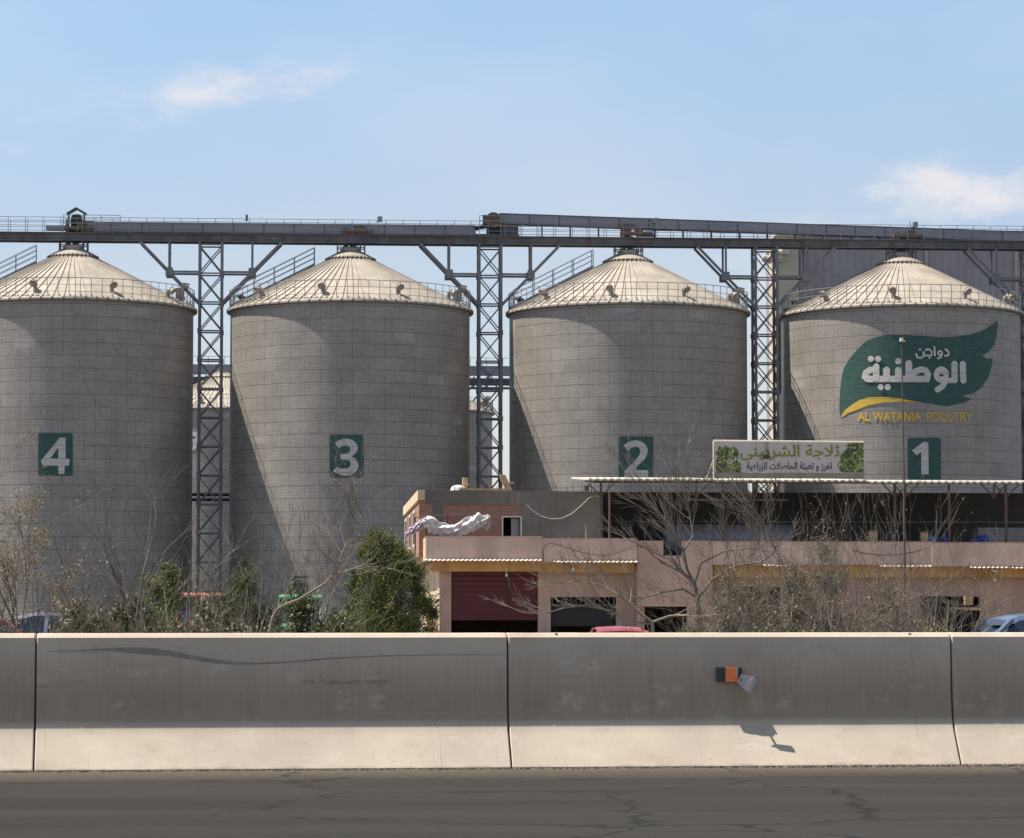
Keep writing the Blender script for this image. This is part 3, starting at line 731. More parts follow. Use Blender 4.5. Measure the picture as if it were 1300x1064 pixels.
# ------------------------------------------------------------------ conveyor bridge
def railing(mb, p, q, h=1.3, step=1.55, rails=(.45, .9, 1.3), th=.055):
    p, q = Vector(p), Vector(q); L = (q - p).length; n = max(1, int(L / step))
    for k in range(n + 1):
        a = p.lerp(q, k / n); mb.beam(a, a + Vector((0, 0, h)), th)
    for r in rails: mb.beam(p + Vector((0, 0, r)), q + Vector((0, 0, r)), th * .85)
UL, UR = ROW.U(-120, 0, 300), ROW.U(1420, 0, 300)
br = Thing('conveyor_bridge', 'long dark steel girder bridge running level over the tops of the front silos', 'conveyor bridge', ROW, (0, 0, ZB0))
mb = MB()
for w in (-.8, .8):
    mb.box(UL, UR, w - .03, w + .03, ZB0 + .09, ZB1 - .09); mb.box(UL, UR, w - .17, w + .17, ZB0, ZB0 + .088); mb.box(UL, UR, w - .17, w + .17, ZB1 - .088, ZB1)
    k = UL + .5
    while k < UR: mb.box(k, k + .06, w - .15, w - .035, ZB0 + .09, ZB1 - .09); k += 1.4
mb.build('girder', M['gird'], br)
mb = MB(); mb.box(UL, UR, -1.25, 1.15, ZB1 + .01, ZB1 + .07); mb.build('walkway_deck', M['gird'], br)
mb = MB(); railing(mb, (UL, -1.2, ZB1 + .07), (UR, -1.2, ZB1 + .07), 1.35, 1.55, (.45, .9, 1.35), .05); mb.build('railing', M['rail'], br, label='near railing')
mb = MB(); railing(mb, (UL, 1.1, ZB1 + .07), (UR, 1.1, ZB1 + .07), 1.35, 1.55, (.45, .9, 1.35), .05); mb.build('railing', M['rail'], br, label='far railing')
# enclosed conveyors on the bridge
def housing(name, label, p, q, hgt, wid, legs):
    t = Thing(name, label, 'conveyor', ROW, p, 'enclosed conveyors on the bridge')
    p, q = Vector(p), Vector(q); L = (q - p).length; n = int(L / 2.7)
    mb = MB(); up = Vector((0, 0, hgt / 2)); mb.beam(p + up, q + up, wid, hgt); mb.build('casing', M['housing'], t)
    mb = MB()
    for k in range(n + 1):
        a = p.lerp(q, k / n); mb.box(a.x - .035, a.x + .035, a.y - wid / 2 - .05, a.y + wid / 2 + .05, a.z - .04, a.z + hgt + .05)
    mb.beam(p + Vector((0, 0, hgt + .04)), q + Vector((0, 0, hgt + .04)), wid + .18, .07); mb.beam(p + Vector((0, 0, -.04)), q + Vector((0, 0, -.04)), wid + .14, .07)
    for k in range(0, n + 1, 1):
        a = p.lerp(q, (k + .5) / (n + 1))
        if a.z - ZB1 > .12: mb.beam((a.x, a.y - .3, ZB1 + .07), (a.x, a.y - .3, a.z - .06), .09); mb.beam((a.x, a.y + .3, ZB1 + .07), (a.x, a.y + .3, a.z - .06), .09)
    mb.build('casing_frame', M['steel_dark'], t)
    return t
zc = lambda py, px, w=-.3: ROW.Z(py, w, px)
uA, uB = ROW.U(103, -.3, 290), ROW.U(603, -.3, 290)
housing('enclosed_conveyor', 'level grey enclosed conveyor on the bridge between silo 4 and the rusty drum', (uA, -.3, ZB1 + .22), (uB, -.3, ZB1 + .22), .8, .8, True)
p0 = (ROW.U(634, .2, 280), .2, zc(284, 634, .2)); u9 = ROW.U(1345, .2, 300)
p1z = zc(307.2, 1300, .2); p0z = p0[2]; u13 = ROW.U(1300, .2, 300)
sl = (p1z - p0z) / (u13 - p0[0])
housing('enclosed_conveyor', 'sloping grey enclosed conveyor descending rightwards from the rusty drum over silos 2 and 1', p0, (u9, .2, p0z + sl * (u9 - p0[0])), .85, .8, True)
# front part stays visible where it drops beside the girder
# drive unit with gabled rain hood over silo 4
ux = ROW.U(97, -.3, 290); zt = ZB1 + .07
t = Thing('conveyor_drive', 'dark conveyor drive motor under a small gabled rain hood over silo 4', 'drive unit', ROW, (ux, -.3, zt))
mb = MB(); mb.lathe([(.01, 1.75), (.3, 1.72), (.44, 1.6), (.5, 1.35), (.56, 1.1), (.56, .9), (.5, .85), (.5, .6), (.62, .5), (.62, .1), (.01, .1)], (ux, -.3, zt), 16); mb.build('motor', M['black'], t)
mb = MB(); mb.prism([(ux - .85, zt + 1.7), (ux, zt + 2.2), (ux + .9, zt + 1.7), (ux + .93, zt + 1.78), (ux, zt + 2.32), (ux - .88, zt + 1.78)], 'y', -1.0, .4); mb.build('rain_hood', M['steel_dark'], t)
for s in (-.7, .7):
    for w in (-.9, .3): mb = MB(); mb.beam((ux + s, w, zt), (ux + s, w, zt + 1.85), .08); mb.build('hood_post', M['steel_dark'], t)
mb = MB(); mb.box(ux - 2.7, ux - .66, -.8, .2, zt + .25, zt + .62); mb.box(ux + .6, ux + 1.6, -.75, .25, zt + .05, zt + 1.1); mb.box(ux - .95, ux - .65, -.8, .3, zt, zt + 1.2); mb.build('gearbox', M['housing'], t)
mb = MB(); railing(mb, (ux - 1.1, -1.3, zt), (ux + 4.0, -1.3, zt), 1.55, 1.7, (.8, 1.2, 1.55), .055); mb.build('guard_rail', M['rail'], t)
# rusty drum head at silo 3/2 tower
ux = ROW.U(626, -.4, 280); zz = zc(280.3, 626, -.4)
t = Thing('conveyor_drum', 'rusty round drum head of the sloping conveyor above the middle tower', 'conveyor head', ROW, (ux, -.4, ZB1))
mb = MB()
n = 28; vs = [(ux + .72 * math.cos(2 * PI * k / n), w, zz + .72 * math.sin(2 * PI * k / n)) for w in (-.95, .15) for k in range(n)]
mb.add(vs, [tuple(range(n)), tuple(range(n, 2 * n))[::-1]] + [(k, (k + 1) % n, n + (k + 1) % n, n + k) for k in range(n)]); mb.build('drum', M['rust'], t)
mb = MB(); mb.tube((ux, -1.05, zz), (ux, .25, zz), .16, n=12); mb.box(ux - .95, ux - .6, -.7, -.1, zz - .5, zz + .5); mb.build('shaft', M['steel_dark'], t)
mb = MB(); mb.box(ux - .6, ux + .75, -.85, .1, ZB1 + .08, zz - .55); mb.prism([(ux - 1.9, ZB1 + .9), (ux - .5, ZB1 + 1.3), (ux - .5, ZB1 + .95), (ux - 1.5, ZB1 + .7)], 'y', -.7, 0); mb.build('chute', M['black'], t)
mb = MB(); mb.box(ux - 1.7, ux + 2.35, -1.0, -.1, ZB1 + .12, ZB1 + .25); mb.box(ux + .75, ux + 2.3, -.8, 0, ZB1 + .25, ZB1 + 1.15); mb.build('drive_box', M['steel_dark'], t)
mb = MB(); railing(mb, (ux - 1.3, -1.35, ZB1 + .0), (ux + 2.6, -1.35, ZB1 + .0), 1.9, 1.9, (1.0, 1.45, 1.9), .055); mb.build('guard_rail', M['rail'], t)
# filling spouts under the bridge at each silo top
fl = {4: 'dark filling spout between the bridge and the roof tip of silo 4', 3: 'dark filling spout between the bridge and the roof tip of silo 3', 2: 'dark filling spout between the bridge and the roof tip of silo 2', 1: 'dark filling spout between the bridge and the roof tip of silo 1'}
sp0 = None
for k in (3, 4, 2, 1):
    u = UC[k]
    if sp0 is None:
        t = sp0 = Thing('filling_spout', fl[k], 'spout', ROW, (u, 0, ZA - .1), 'filling spouts above the silo tips')
        mb = MB(); mb.tube((u + .2, 0, ZA + .05), (u + .2, 0, ZB1 + .3), .28, n=12); mb.tube((u - .7, -.3, ZA - .15), (u - .1, -.2, ZB0 + .4), .2, n=10); mb.build('pipe', M['steel_dark'], t)
        mb = MB()
        for s in (-1.2, -.6, .9, 1.3):
            for w in (-.7, .7): mb.beam((u + s, w, ZA - .35), (u + s, w, ZB0), .1)
        mb.beam((u - 1.2, -.7, ZB0 - .35), (u + 1.3, -.7, ZB0 - .35), .09); mb.beam((u - 1.2, -.7, ZA - .2), (u + .9, -.7, ZB0 - .1), .07); mb.beam((u - 1.2, -.7, ZB0 - .3), (u - 1.2, .7, ZB0 - .3), .09); mb.beam((u + 1.3, -.7, ZB0 - .3), (u + 1.3, .7, ZB0 - .3), .09); mb.beam((u - 1.2, .7, ZB0 - .35), (u + 1.3, .7, ZB0 - .35), .09); mb.build('support_frame', M['steel_dark'], t)
        mb = MB(); mb.tube((u - .5, -.9, ZB1 + .45), (u - .5, -.4, ZB1 + .45), .3, n=14); mb.box(u - .2, u + 1.9, -1.0, -.6, ZB1 + .3, ZB1 + .62); mb.box(u + .5, u + 1.2, -1.0, -.6, ZB1 + .62, ZB1 + .95); mb.build('gate_drive', M['rust'], t)
    else:
        o = copy_tree(sp0.o); o.location = ROW.world((u, 0, ZA - .1)); o['label'] = fl[k]
# discharge chute hanging under the sloping conveyor over silo 2
u = ROW.U(795.5, 0, 290); t = Thing('discharge_chute', 'tapered discharge chute under the sloping conveyor above silo 2', 'chute', ROW, (u, .0, ZB1 + .07))
za = ZB1 + 1.35
mb = MB(); mb.prism([(u - .62, za + .1), (u + .62, za + .1), (u + .62, za - .25), (u + .3, za - .75), (u + .25, ZB1 + .1), (u - .25, ZB1 + .1), (u - .3, za - .75), (u - .62, za - .25)], 'y', -.45, .45); mb.build('hopper', M['gird'], t, bevel=.02)
mb = MB(); mb.box(u + .9, u + 2.6, -.5, .4, ZB1 + .3, ZB1 + .42); mb.box(u + 1.0, u + 1.5, -.5, .3, ZB1 + .42, ZB1 + .8); mb.box(u + 1.7, u + 2.4, -.5, .3, ZB1 + .42, ZB1 + .72); mb.beam((u + 2.6, 0, ZB1 + .1), (u + 2.6, 0, ZB1 + 1.2), .12); mb.build('drive_bracket', M['steel_dark'], t)
# floodlights on the bridge
for px, py, lab in ((313, 277, 'small dark floodlight on the bridge railing above the left tower'), (479.5, 279, 'small floodlight on the bridge railing right of silo 3 tip'), (831, 279, 'small floodlight on the sloping conveyor right of silo 2 tip'), (1162, 284, 'small floodlight on the conveyor right of silo 1 tip')):
    u, z = ROW.hit(px, py, -1.2); zb = ZB1 + 1.2 if px < 600 else z - .9
    t = Thing('floodlight', lab, 'floodlight', ROW, (u, -1.2 if px < 600 else -.2, zb), 'floodlights along the conveyor bridge'); w = t.base[1]
    mb = MB(); mb.beam((u, w, zb), (u, w, z + .25), .06); mb.beam((u - .2, w, z - .2), (u + .15, w, z - .2), .06)
    if px > 600: mb.beam((u - .25, w, z - .2), (u - .3, w, z + .35), .05)
    mb.build('stem', M['steel_dark'], t)
    mb = MB(); mb.box(u + (.0 if px > 400 else -.08), u + (.42 if px > 400 else .12), w - .22, w + .1, z - .2, z + .3); mb.build('lamp_head', M['steel_dark'] if px < 400 else M['housing'], t, bevel=.03)
# back conveyor bridge with two levels
bb = Thing('conveyor_bridge', 'distant conveyor bridge crossing between the front silos over the back row', 'conveyor bridge', BACK, (0, 0, 33))
mb = MB(); u0, u1 = BACK.U(160, 0, 480), BACK.U(740, 0, 480)
zA, zB, zC, zD = BACK.Z(475, 0, 267), BACK.Z(463, 0, 267), BACK.Z(487, 0, 267), BACK.Z(479, 0, 267)
mb.box(u0, u1, -.6, .6, zA, zB); mb.build('casing', M['housing'], bb)
mb = MB(); mb.box(u0, u1, -1.1, -.8, zC, zD); mb.box(u0, u1, .8, 1.1, zC, zD); mb.box(u0, u1, -1.3, 1.3, zC + .45, zC + .52); mb.box(u0, u1, -.9, -.6, BACK.Z(493, 0, 267), BACK.Z(490, 0, 267)); mb.build('girder', M['steel_dark'], bb)
mb = MB(); railing(mb, (u0, -1.2, zD), (u1, -1.2, zD), 2.8, 2.2, (.8, 1.6, 2.8), .07); mb.build('railing', M['rail'], bb)
mb = MB()
for px in (243, 262, 283, 601, 618, 637):
    mb = MB(); u = BACK.U(px, 0, 485); mb.beam((u, -1, zC - .3), (u, -1, zD + .2), .25); mb.beam((u, -1, zC), (u - 3, -1, zC - 3.5), .2); mb.build('bracing', M['steel_dark'], bb)
# service pipes behind the left tower
t = Thing('service_pipe', 'pair of dark horizontal service pipes crossing behind the tower between silos 4 and 3', 'pipe', ROW, (ROW.U(267, 4, 630), 4, 11))
mb = MB()
for py in (628, 634.5): mb = MB(); u, z = ROW.hit(267, py, 4); mb.tube((u - 8, 4, z), (u + 8, 4, z), .16, n=8); mb.build('pipe', M['steel_dark'], t)
for s in (-2.2, 2.2): mb = MB(); mb.beam((t.base[0] + s, 4, ZG), (t.base[0] + s, 4, ROW.Z(634, 4, 267)), .2); mb.build('support', M['steel'], t)

# ------------------------------------------------------------------ mill building behind silo 1
MF = Frame(0, 335, 0.073)
u0, u1 = MF.U(1015.5, 0, 400), MF.U(1460, 0, 400); zt = MF.Z(299, 0, 1100)
t = Thing('mill_building', 'tall grey clad mill building rising behind silo 1', 'building', MF, ((u0 + u1) / 2, 0, ZG))
mb = MB(); mb.box(u0, u1, 0, 24, ZG, zt); mb.build('wall', M['mill'], t)
mb = MB(); mb.box(u0 - .25, u1 + .25, -.25, 24.25, zt, zt + .5); mb.build('roof', M['steel_dark'], t)
mb = MB()
for px in (1176, 1290): mb = MB(); u = MF.U(px, -.2, 350); mb.tube((u, -.25, ZG), (u, -.25, zt), .16, n=8); mb.build('downpipe', M['cream_shaft'], t)
v0, v1 = MF.U(987.5, -3, 400), MF.U(1014.2, -3, 400)
t = Thing('elevator_shaft', 'narrow cream coloured elevator shaft beside the grey mill', 'shaft', MF, ((v0 + v1) / 2, -3, ZG))
zs = MF.Z(300, -3, 1000)
mb = MB(); mb.box(v0, v1, -3, 3, ZG, zs); mb.build('wall', M['cream_shaft'], t)
mb = MB(); mb.box(v0 - .3, v1 + .3, -3.3, 3.3, zs, zs + .25); mb.box(v0 - .15, v0 + 1.3, -3.35, -3.05, MF.Z(323, -3, 1000), MF.Z(314, -3, 1000)); mb.build('roof', M['frame_white'], t)
mb = MB(); uq, zq = MF.hit(978, 328, -4); vq, zr = MF.hit(990, 320, -4)
mb.tube((vq + .3, -3.6, zr), (uq, -3.6, zr), .42, n=12); mb.tube((uq - .8, -3.6, zr - .6), (uq + .2, -3.6, zq - .2), .42, n=12); mb.tube((uq, -3.6, zq), (vq + .3, -3.6, zq), .42, n=12); mb.build('duct', M['cream_shaft'], t)

# ------------------------------------------------------------------ pink building
F = BLD
def wallgrid(mb, u0, u1, z0, z1, w0, w1, holes):
    us = sorted({u0, u1, *[h[0] for h in holes], *[h[1] for h in holes]}); zs = sorted({z0, z1, *[h[2] for h in holes], *[h[3] for h in holes]})
    us = [u for u in us if u0 <= u <= u1]; zs = [z for z in zs if z0 <= z <= z1]
    for a, b in zip(us[:-1], us[1:]):
        run = None
        for c, d in zip(zs[:-1], zs[1:]):
            cu, cz = (a + b) / 2, (c + d) / 2
            if any(h[0] < cu < h[1] and h[2] < cz < h[3] for h in holes):
                if run: mb.box(a, b, w0, w1, *run); run = None
            else: run = (run[0], d) if run else (c, d)
        if run: mb.box(a, b, w0, w1, *run)
uL = F.U(541, 0); uM = F.U(688, 0); uN = F.U(809, 0); uP = F.U(905, 0); uQ = F.U(1182, 0); uR_ = F.U(1420, 0)
zP0, zP1 = F.Z(711, 0), F.Z(682, 0); DEP = 25.5
pb = Thing('pink_building', 'long low pink plastered building with roller shutter behind the shrubs', 'building', F, ((uL + uR_) / 2, 1.2, ZG))
mb = MB()
mb.box(uL, uM - .003, 0, .2, zP0, zP1); mb.box(uM, uN, .05, .25, F.Z(714, .05, 740), F.Z(684.5, .05, 740)); mb.box(uP, uQ, .05, .25, F.Z(717, .05, 1000), F.Z(688.5, .05, 1000)); mb.box(uQ + .003, uR_, -.1, .2, F.Z(719, 0, 1240), F.Z(690, 0, 1240))
mb.build('front_parapet', M['pink'], pb)
mb = MB(); mb.box(uL, uL + .2, .2, DEP, zP0, zP1); mb.build('side_parapet', M['cream_plaster'], pb)
mb = MB(); mb.box(uL + .01, uR_ - .02, .26, DEP - .01, zP0 + .05, zP0 + .22); mb.build('floor_slab', M['grey_cement'], pb)
# coping lines
mb = MB(); mb.box(uL - .03, uM, -.03, .23, zP1, zP1 + .045); mb.box(uM + .01, uN, .02, .28, F.Z(684.5, .05, 740), F.Z(684.5, .05, 740) + .04); mb.box(uP, uQ - .01, .02, .28, F.Z(688.5, .05, 1000), F.Z(688.5, .05, 1000) + .04); mb.box(uQ, uR_, -.13, .23, F.Z(690, 0, 1240), F.Z(690, 0, 1240) + .05); mb.build('coping', M['pink2'], pb)
# tan beam below the slab
zT0 = F.Z(725.5, .5, 620)
mb = MB(); mb.box(uL + .25, uM, .5, .9, zT0, zP0 + .04); mb.box(uM + .002, uN - .1, .55, .9, F.Z(727, .5, 740), zP0); mb.box(uP + .1, uR_ - .1, .5, .9, F.Z(733, .5, 1200), F.Z(717, .5, 1200)); mb.build('beam', M['tan'], pb)
# lower front wall with openings
w0, w1 = 1.2, 1.5
H = lambda x0, x1, y0, y1, w=1.2: (F.U(x0, w), F.U(x1, w), ZG - .1 if y1 > 800 else F.Z(y1, w), F.Z(y0, w))
mb = MB(); wallgrid(mb, F.U(558, w0), uN, ZG, zP0 + .05, w0, w1, [H(573, 683, 724, 900), H(699, 782, 758, 900)])
wallgrid(mb, F.U(809.2, .1), uP - .003, ZG, F.Z(686.5, .1, 850), .1, .5, [H(842, 866, 686, 705.5, .1), H(812, 872, 770, 900, .1)])
wallgrid(mb, uP, uR_ - .05, ZG, F.Z(725, w0, 1200), w0 + .01, w1, [H(1168, 1243, 757, 900), H(930, 990, 745, 900)])
mb.build('front_wall', M['pink2'], pb)
mb = MB(); mb.box(F.U(809.4, .1), uN + .35, .52, 1.19, ZG, zP0); mb.box(F.U(558, w0), F.U(558, w0) + .3, w1 + .002, DEP - .3, ZG, zP0 + .04); mb.box(F.U(558, w0) + .3, uR_ - .05, DEP - .6, DEP - .3, ZG, zP0 + .04); mb.box(uR_ - .35, uR_ - .05, w1 + .01, DEP - .61, ZG, zP0 + .04); mb.build('side_wall', M['cream_plaster'], pb)
mb = MB(); mb.box(F.U(573, 1.35), F.U(683, 1.35), 1.3, 1.38, F.Z(787.5, 1.3), F.Z(724, 1.3) + .05); mb.build('roller_shutter', M['shutter'], pb)
mb = MB()
for k in range(14): u = F.U(701 + k * 6, 1.3); mb.beam((u, 1.3, F.Z(768, 1.3)), (u, 1.3, F.Z(758, 1.3)), .04)
mb.beam((F.U(699, 1.3), 1.3, F.Z(768, 1.3)), (F.U(782, 1.3), 1.3, F.Z(768, 1.3)), .05); mb.build('window_grille', M['steel_dark'], pb)
mb = MB(); mb.box(F.U(699, 1.45), F.U(782, 1.45), 1.7, 1.74, F.Z(795, 1.4), F.Z(768, 1.4)); mb.build('window', M['glass'], pb)
def wavy(mb, u0, u1, w0, w1, z, drop=.1, amp=.022, pitch=.19, th=.02):
    n = max(4, int((u1 - u0) / (pitch / 4))); top = []
    for k in range(n + 1):
        u = u0 + (u1 - u0) * k / n; h = amp * math.sin(2 * PI * (u - u0) / pitch)
        top += [(u, w0, z - drop + h), (u, w1, z + h), (u, w0, z - drop + h - th), (u, w1, z + h - th)]
    fs = []
    for k in range(n):
        a, b = 4 * k, 4 * k + 4; fs += [(a, b, b + 1, a + 1), (a + 3, b + 3, b + 2, a + 2), (a, a + 2, b + 2, b), (a + 1, b + 1, b + 3, a + 3)]
    fs += [(0, 1, 3, 2), (4 * n, 4 * n + 2, 4 * n + 3, 4 * n + 1)]
    mb.add(top, fs)
for x0, x1, y in ((540, 688, 709.5), (703, 810, 711.5), (970, 1003, 716), (1118, 1184, 716.8), (1232, 1282, 718.5), (1285, 1400, 719)):
    mb = MB(); wavy(mb, F.U(x0, -.4), F.U(x1, -.4), -.42, .06 if x0 != 540 else -.005, F.Z(y, -.4, (x0 + x1) / 2), .07); mb.build('awning', M['awning'], pb)
mb = MB()
for x, y, s in ((727.5, 722.5, .06), (643, 730, .05), (1263, 736, .06)):
    mb = MB(); u, z = F.hit(x, y, .4); mb.lathe([(.01, -s * 1.6), (s, -s * .6), (s, .3 * s), (s * .4, 1.3 * s), (.01, s * 1.4)], (u, .4, z), 10)
    mb.tube((u, .4, z + s), (u, .4, z + .3), .012); mb.build('light_bulb', M['bulb'], pb)
mb = MB(); u, z = F.hit(1262, 725, .35); mb.beam((u - .12, .35, z + .04), (u + .14, .35, z - .03), .07); mb.build('tube_lamp', M['bulb'], pb)
# posts and rail of a small lit side gate beside the left corner
t = Thing('yard_gate', 'pale yellow plaster gate posts left of the shutter bay', 'gate', F, (F.U(548, 3), 3, ZG))
mb = MB(); u = F.U(542, 3); mb.box(u, u + .28, 3, 3.3, ZG, F.Z(763, 3)); mb.build('post', M['cream_plaster'], t)
mb = MB(); u = F.U(551.5, 2.2); mb.box(u, u + .14, 2.2, 2.5, ZG, F.Z(771, 2.2)); mb.build('post', M['cream_plaster'], t)
mb = MB(); mb.box(F.U(545, 2.9), F.U(551, 2.9), 2.85, 2.95, ZG, F.Z(789, 3)); mb.build('gate_panel', M['wood'], t)

# upper storey (brick and cement)
WU = 3.5
us = Thing('upper_storey', 'unfinished brick and grey cement upper storey with dark doorway above the roller shutter', 'building', F, (F.U(640, WU), WU, zP0 + .22))
a0 = F.U(532, WU); a1 = F.U(765, WU); zt = F.Z(623, WU, 650); zf = zP0 + .222; zb = F.Z(640, WU, 600)
hd = H(637, 662.5, 655, 712, WU)
mb = MB(); wallgrid(mb, a0, F.U(549, WU), zf, zt - .42, WU, WU + .25, []); wallgrid(mb, F.U(561, WU), F.U(662.5, WU), zf, zb, WU + .03, WU + .25, [(hd[0], hd[1], zf - .1, hd[3])]); mb.box(a0 + .003, a0 + .25, WU + .252, DEP - .5, zf, F.Z(640, WU, 530)); mb.build('brick_wall', M['brick'], us)
mb = MB(); mb.box(F.U(549, WU) + .001, F.U(561, WU) - .001, WU - .02, WU + .25, zf, zb); mb.box(a0 + .26, F.U(662.5, WU), WU - .03, WU + .27, zb + .001, zt); mb.box(a0 + .26, F.U(549, WU), WU - .025, WU + .2, zt - .419, zb)
mb.box(F.U(662.5, WU) + .001, F.U(686, WU), WU, WU + .25, zf, zt - .003); mb.box(F.U(686, WU) + .001, a1, WU - .04, WU + .25, zf, zt - .02); mb.build('cement_wall', M['grey_cement'], us)
mb = MB(); mb.box(a0 - .06, a0 + .25, WU - .06, DEP - .4, zt - .41, zt + .02); mb.build('side_beam', M['cream_plaster'], us)
mb = MB(); mb.box(a1 - .25, a1 - .003, WU + .252, DEP - .5, zf, zt - .03); mb.box(a0 + .26, a1 - .26, DEP - .8, DEP - .5, zf, zt - .03); mb.box(a0 + .26, a1 - .01, WU + .28, DEP - .9, zt - .2, zt - .04); mb.build('roof', M['grey_cement'], us)
mb = MB(); ud0, ud1, zd = hd[0], hd[1], hd[3]
mb.box(ud0, ud0 + .06, WU - .02, WU + .1, zf, zd); mb.box(ud1 - .06, ud1, WU - .02, WU + .1, zf, zd); mb.box(ud0 + .06, ud1 - .06, WU - .02, WU + .1, zd - .06, zd); mb.build('door_frame', M['frame_white'], us)
mb = MB(); mb.box(ud0 + .42, ud1 - .08, WU + .3, WU + .35, zf, zd - .1); mb.build('door', M['mill'], us)
# openings in the left brick wall
mb = MB()
for k in range(3):
    w = WU + 4 + k * 6.2; mb = MB(); mb.box(a0 - .03, a0 + .002, w, w + 2.2, zf + .6, zf + 2.0); so_ = mb.build('side_window', M['glass'], us); mb = MB()
    for q in (w - .12, w + 2.2): mb.box(a0 - .06, a0, q, q + .12, zf + .5, zf + 2.1)
    mb.box(a0 - .06, a0, w, w + 2.2, zf + 2.0, zf + 2.1); mb.box(a0 - .06, a0, w, w + 2.2, zf + .5, zf + .6)
    mb.build('frame', M['frame_white'], us, parent=so_)
mb = MB(); rr = random.Random(4)
for x in list(range(545, 556, 3)) + list(range(564, 760, 11)):
    u = F.U(x + rr.uniform(-2, 2), WU + .1); h = rr.uniform(.15, .5) if x > 560 else rr.uniform(.4, .75); mb = MB(); mb.tube((u, WU + .12, zt - .03), (u + rr.uniform(-.05, .05), WU + .12, zt + h), .014, n=4); mb.build('rebar', M['post'], us)
# roof clutter
def on_roof(px0, px1, py0, py1, name, lab, cat, mat, rot=0, w=WU + .6, d=.5):
    (u0, z1), (u1, _) = F.hit(px0, py0, w), F.hit(px1, py0, w); z0 = zt - .0
    t = Thing(name, lab, cat, F, ((u0 + u1) / 2, w, z0), rot=0); mb = MB(); c, s_ = math.cos(rot), math.sin(rot); cx = (u0 + u1) / 2; hh = z1 - z0
    W2 = (u1 - u0) / 2
    mb.prism([(cx - W2, z0), (cx + W2, z0), (cx + W2 + hh * rot, z1), (cx - W2 + hh * rot, z1 + .03)], 'y', w, w + d)
    mb.prism([(cx - W2 - .03, z0 + hh * .45), (cx + W2 + .03, z0 + hh * .45), (cx + W2 + .05, z0 + hh * .55), (cx - W2 - .01, z0 + hh * .55)], 'y', w - .03, w)
    o = mb.build(name, mat, t, bevel=.01); return o
on_roof(587.5, 594, 607, 622, 'wooden_crate', 'small pale wooden crate standing on the brick storey roof', 'crate', M['carton'])
on_roof(643, 651, 603, 622, 'wooden_crate', 'tall leaning wooden crate at the roof edge before the lattice tower', 'crate', M['wood'], -.45)
mb = MB(); u, z = F.hit(582, 620, WU + .3)
mb.lathe([(.01, .16), (.18, .14), (.3, .05), (.34, -.08)], (u, WU + .5, zt + .1), 12); solo('cement_sack', 'small white sack lying on the brick storey roof edge', 'sack', mb, M['white_cloth'], F, (u, WU + .5, zt))
mb = MB(); u = F.U(595, WU + .2); mb.box(u - .4, F.U(650, WU + .2), WU + .1, WU + .35, zt + .02, zt + .1); solo('wooden_plank', 'long thin plank lying along the brick storey roof edge', 'plank', mb, M['wood'], F, (u, WU + .2, zt))
# gutter grime / small square bracket
# tarp slung over a pole frame on the balcony
t = Thing('cloth_awning', 'bunched white cloth slung over poles in front of the brick wall', 'cloth', F, (F.U(575, 1), 1, zP1))
mb = MB(); zq = F.Z(655, 1.0, 575)
for x in (527, 541, 568): u = F.U(x, 1.0 if x > 530 else 3); w = 1.0 if x > 530 else 3; mb.tube((u, w, zP0 + .2), (u, w, zq), .03)
mb.tube((F.U(526, 3), 3, zq), (F.U(542, 1), 1, zq), .025); mb.tube((F.U(541, 1), 1, zq), (F.U(606, 1), 1, zq + .06), .025); mb.build('pole_frame', M['post'], t)
def cloth(mb, pts, seed, nv=18, depth=.35):
    rr = random.Random(seed); n = len(pts) - 1; NU = 90; ph = [rr.uniform(0, 6) for _ in range(6)]; g = []
    for i in range(NU + 1):
        f = i / NU * n; k = min(int(f), n - 1); q = f - k; a, b = pts[k], pts[k + 1]
        x, yt, yb = [a[j] + (b[j] - a[j]) * q for j in range(3)]
        for j in range(nv + 1):
            s = j / nv; y = yt + (yb - yt) * s
            w = .95 - depth * math.sin(PI * min(1, s * 1.1)) * (.7 + .3 * math.sin(i * .23 + ph[0])) + .07 * math.sin(s * 14 + i * .22 + ph[1]) + .05 * math.sin(i * .5 - s * 9 + ph[2])
            w += rr.gauss(0, .008)
            u, z = F.hit(x + .4 * math.sin(s * 6 + i * .4), y + 1.1 * math.sin(i * .31 + ph[3]) * (1 - s) + .7 * math.sin(i * .83 + ph[4]) * (.3 + s), w); g.append((u, w, z))
    m = nv + 1; mb.add(g, [(i * m + j, (i + 1) * m + j, (i + 1) * m + j + 1, i * m + j + 1) for i in range(NU) for j in range(nv)])
mb = MB(); cloth(mb, [(536, 657, 668), (543, 655, 674), (551, 657, 678), (560, 663, 680), (570, 667, 681), (580, 664, 681), (590, 659, 679), (600, 654, 675), (607, 651, 671), (613, 655, 668), (620, 654, 664)], 2, depth=.22)
cloth(mb, [(613, 655, 664), (616, 655, 672), (619, 654, 673), (622, 656, 666)], 5, depth=.1); o = mb.build('cloth', M['white_cloth'], t, smooth=True)
sd = o.modifiers.new('thick', 'SOLIDIFY'); sd.thickness = .02
mb = MB(); cloth(mb, [(515, 677, 681), (520, 671, 680), (528, 665, 676), (536, 659, 671), (541, 658, 667)], 3, depth=.2); o = mb.build('cloth_side', M['lilac_cloth'], t, smooth=True)
sd = o.modifiers.new('thick', 'SOLIDIFY'); sd.thickness = .02
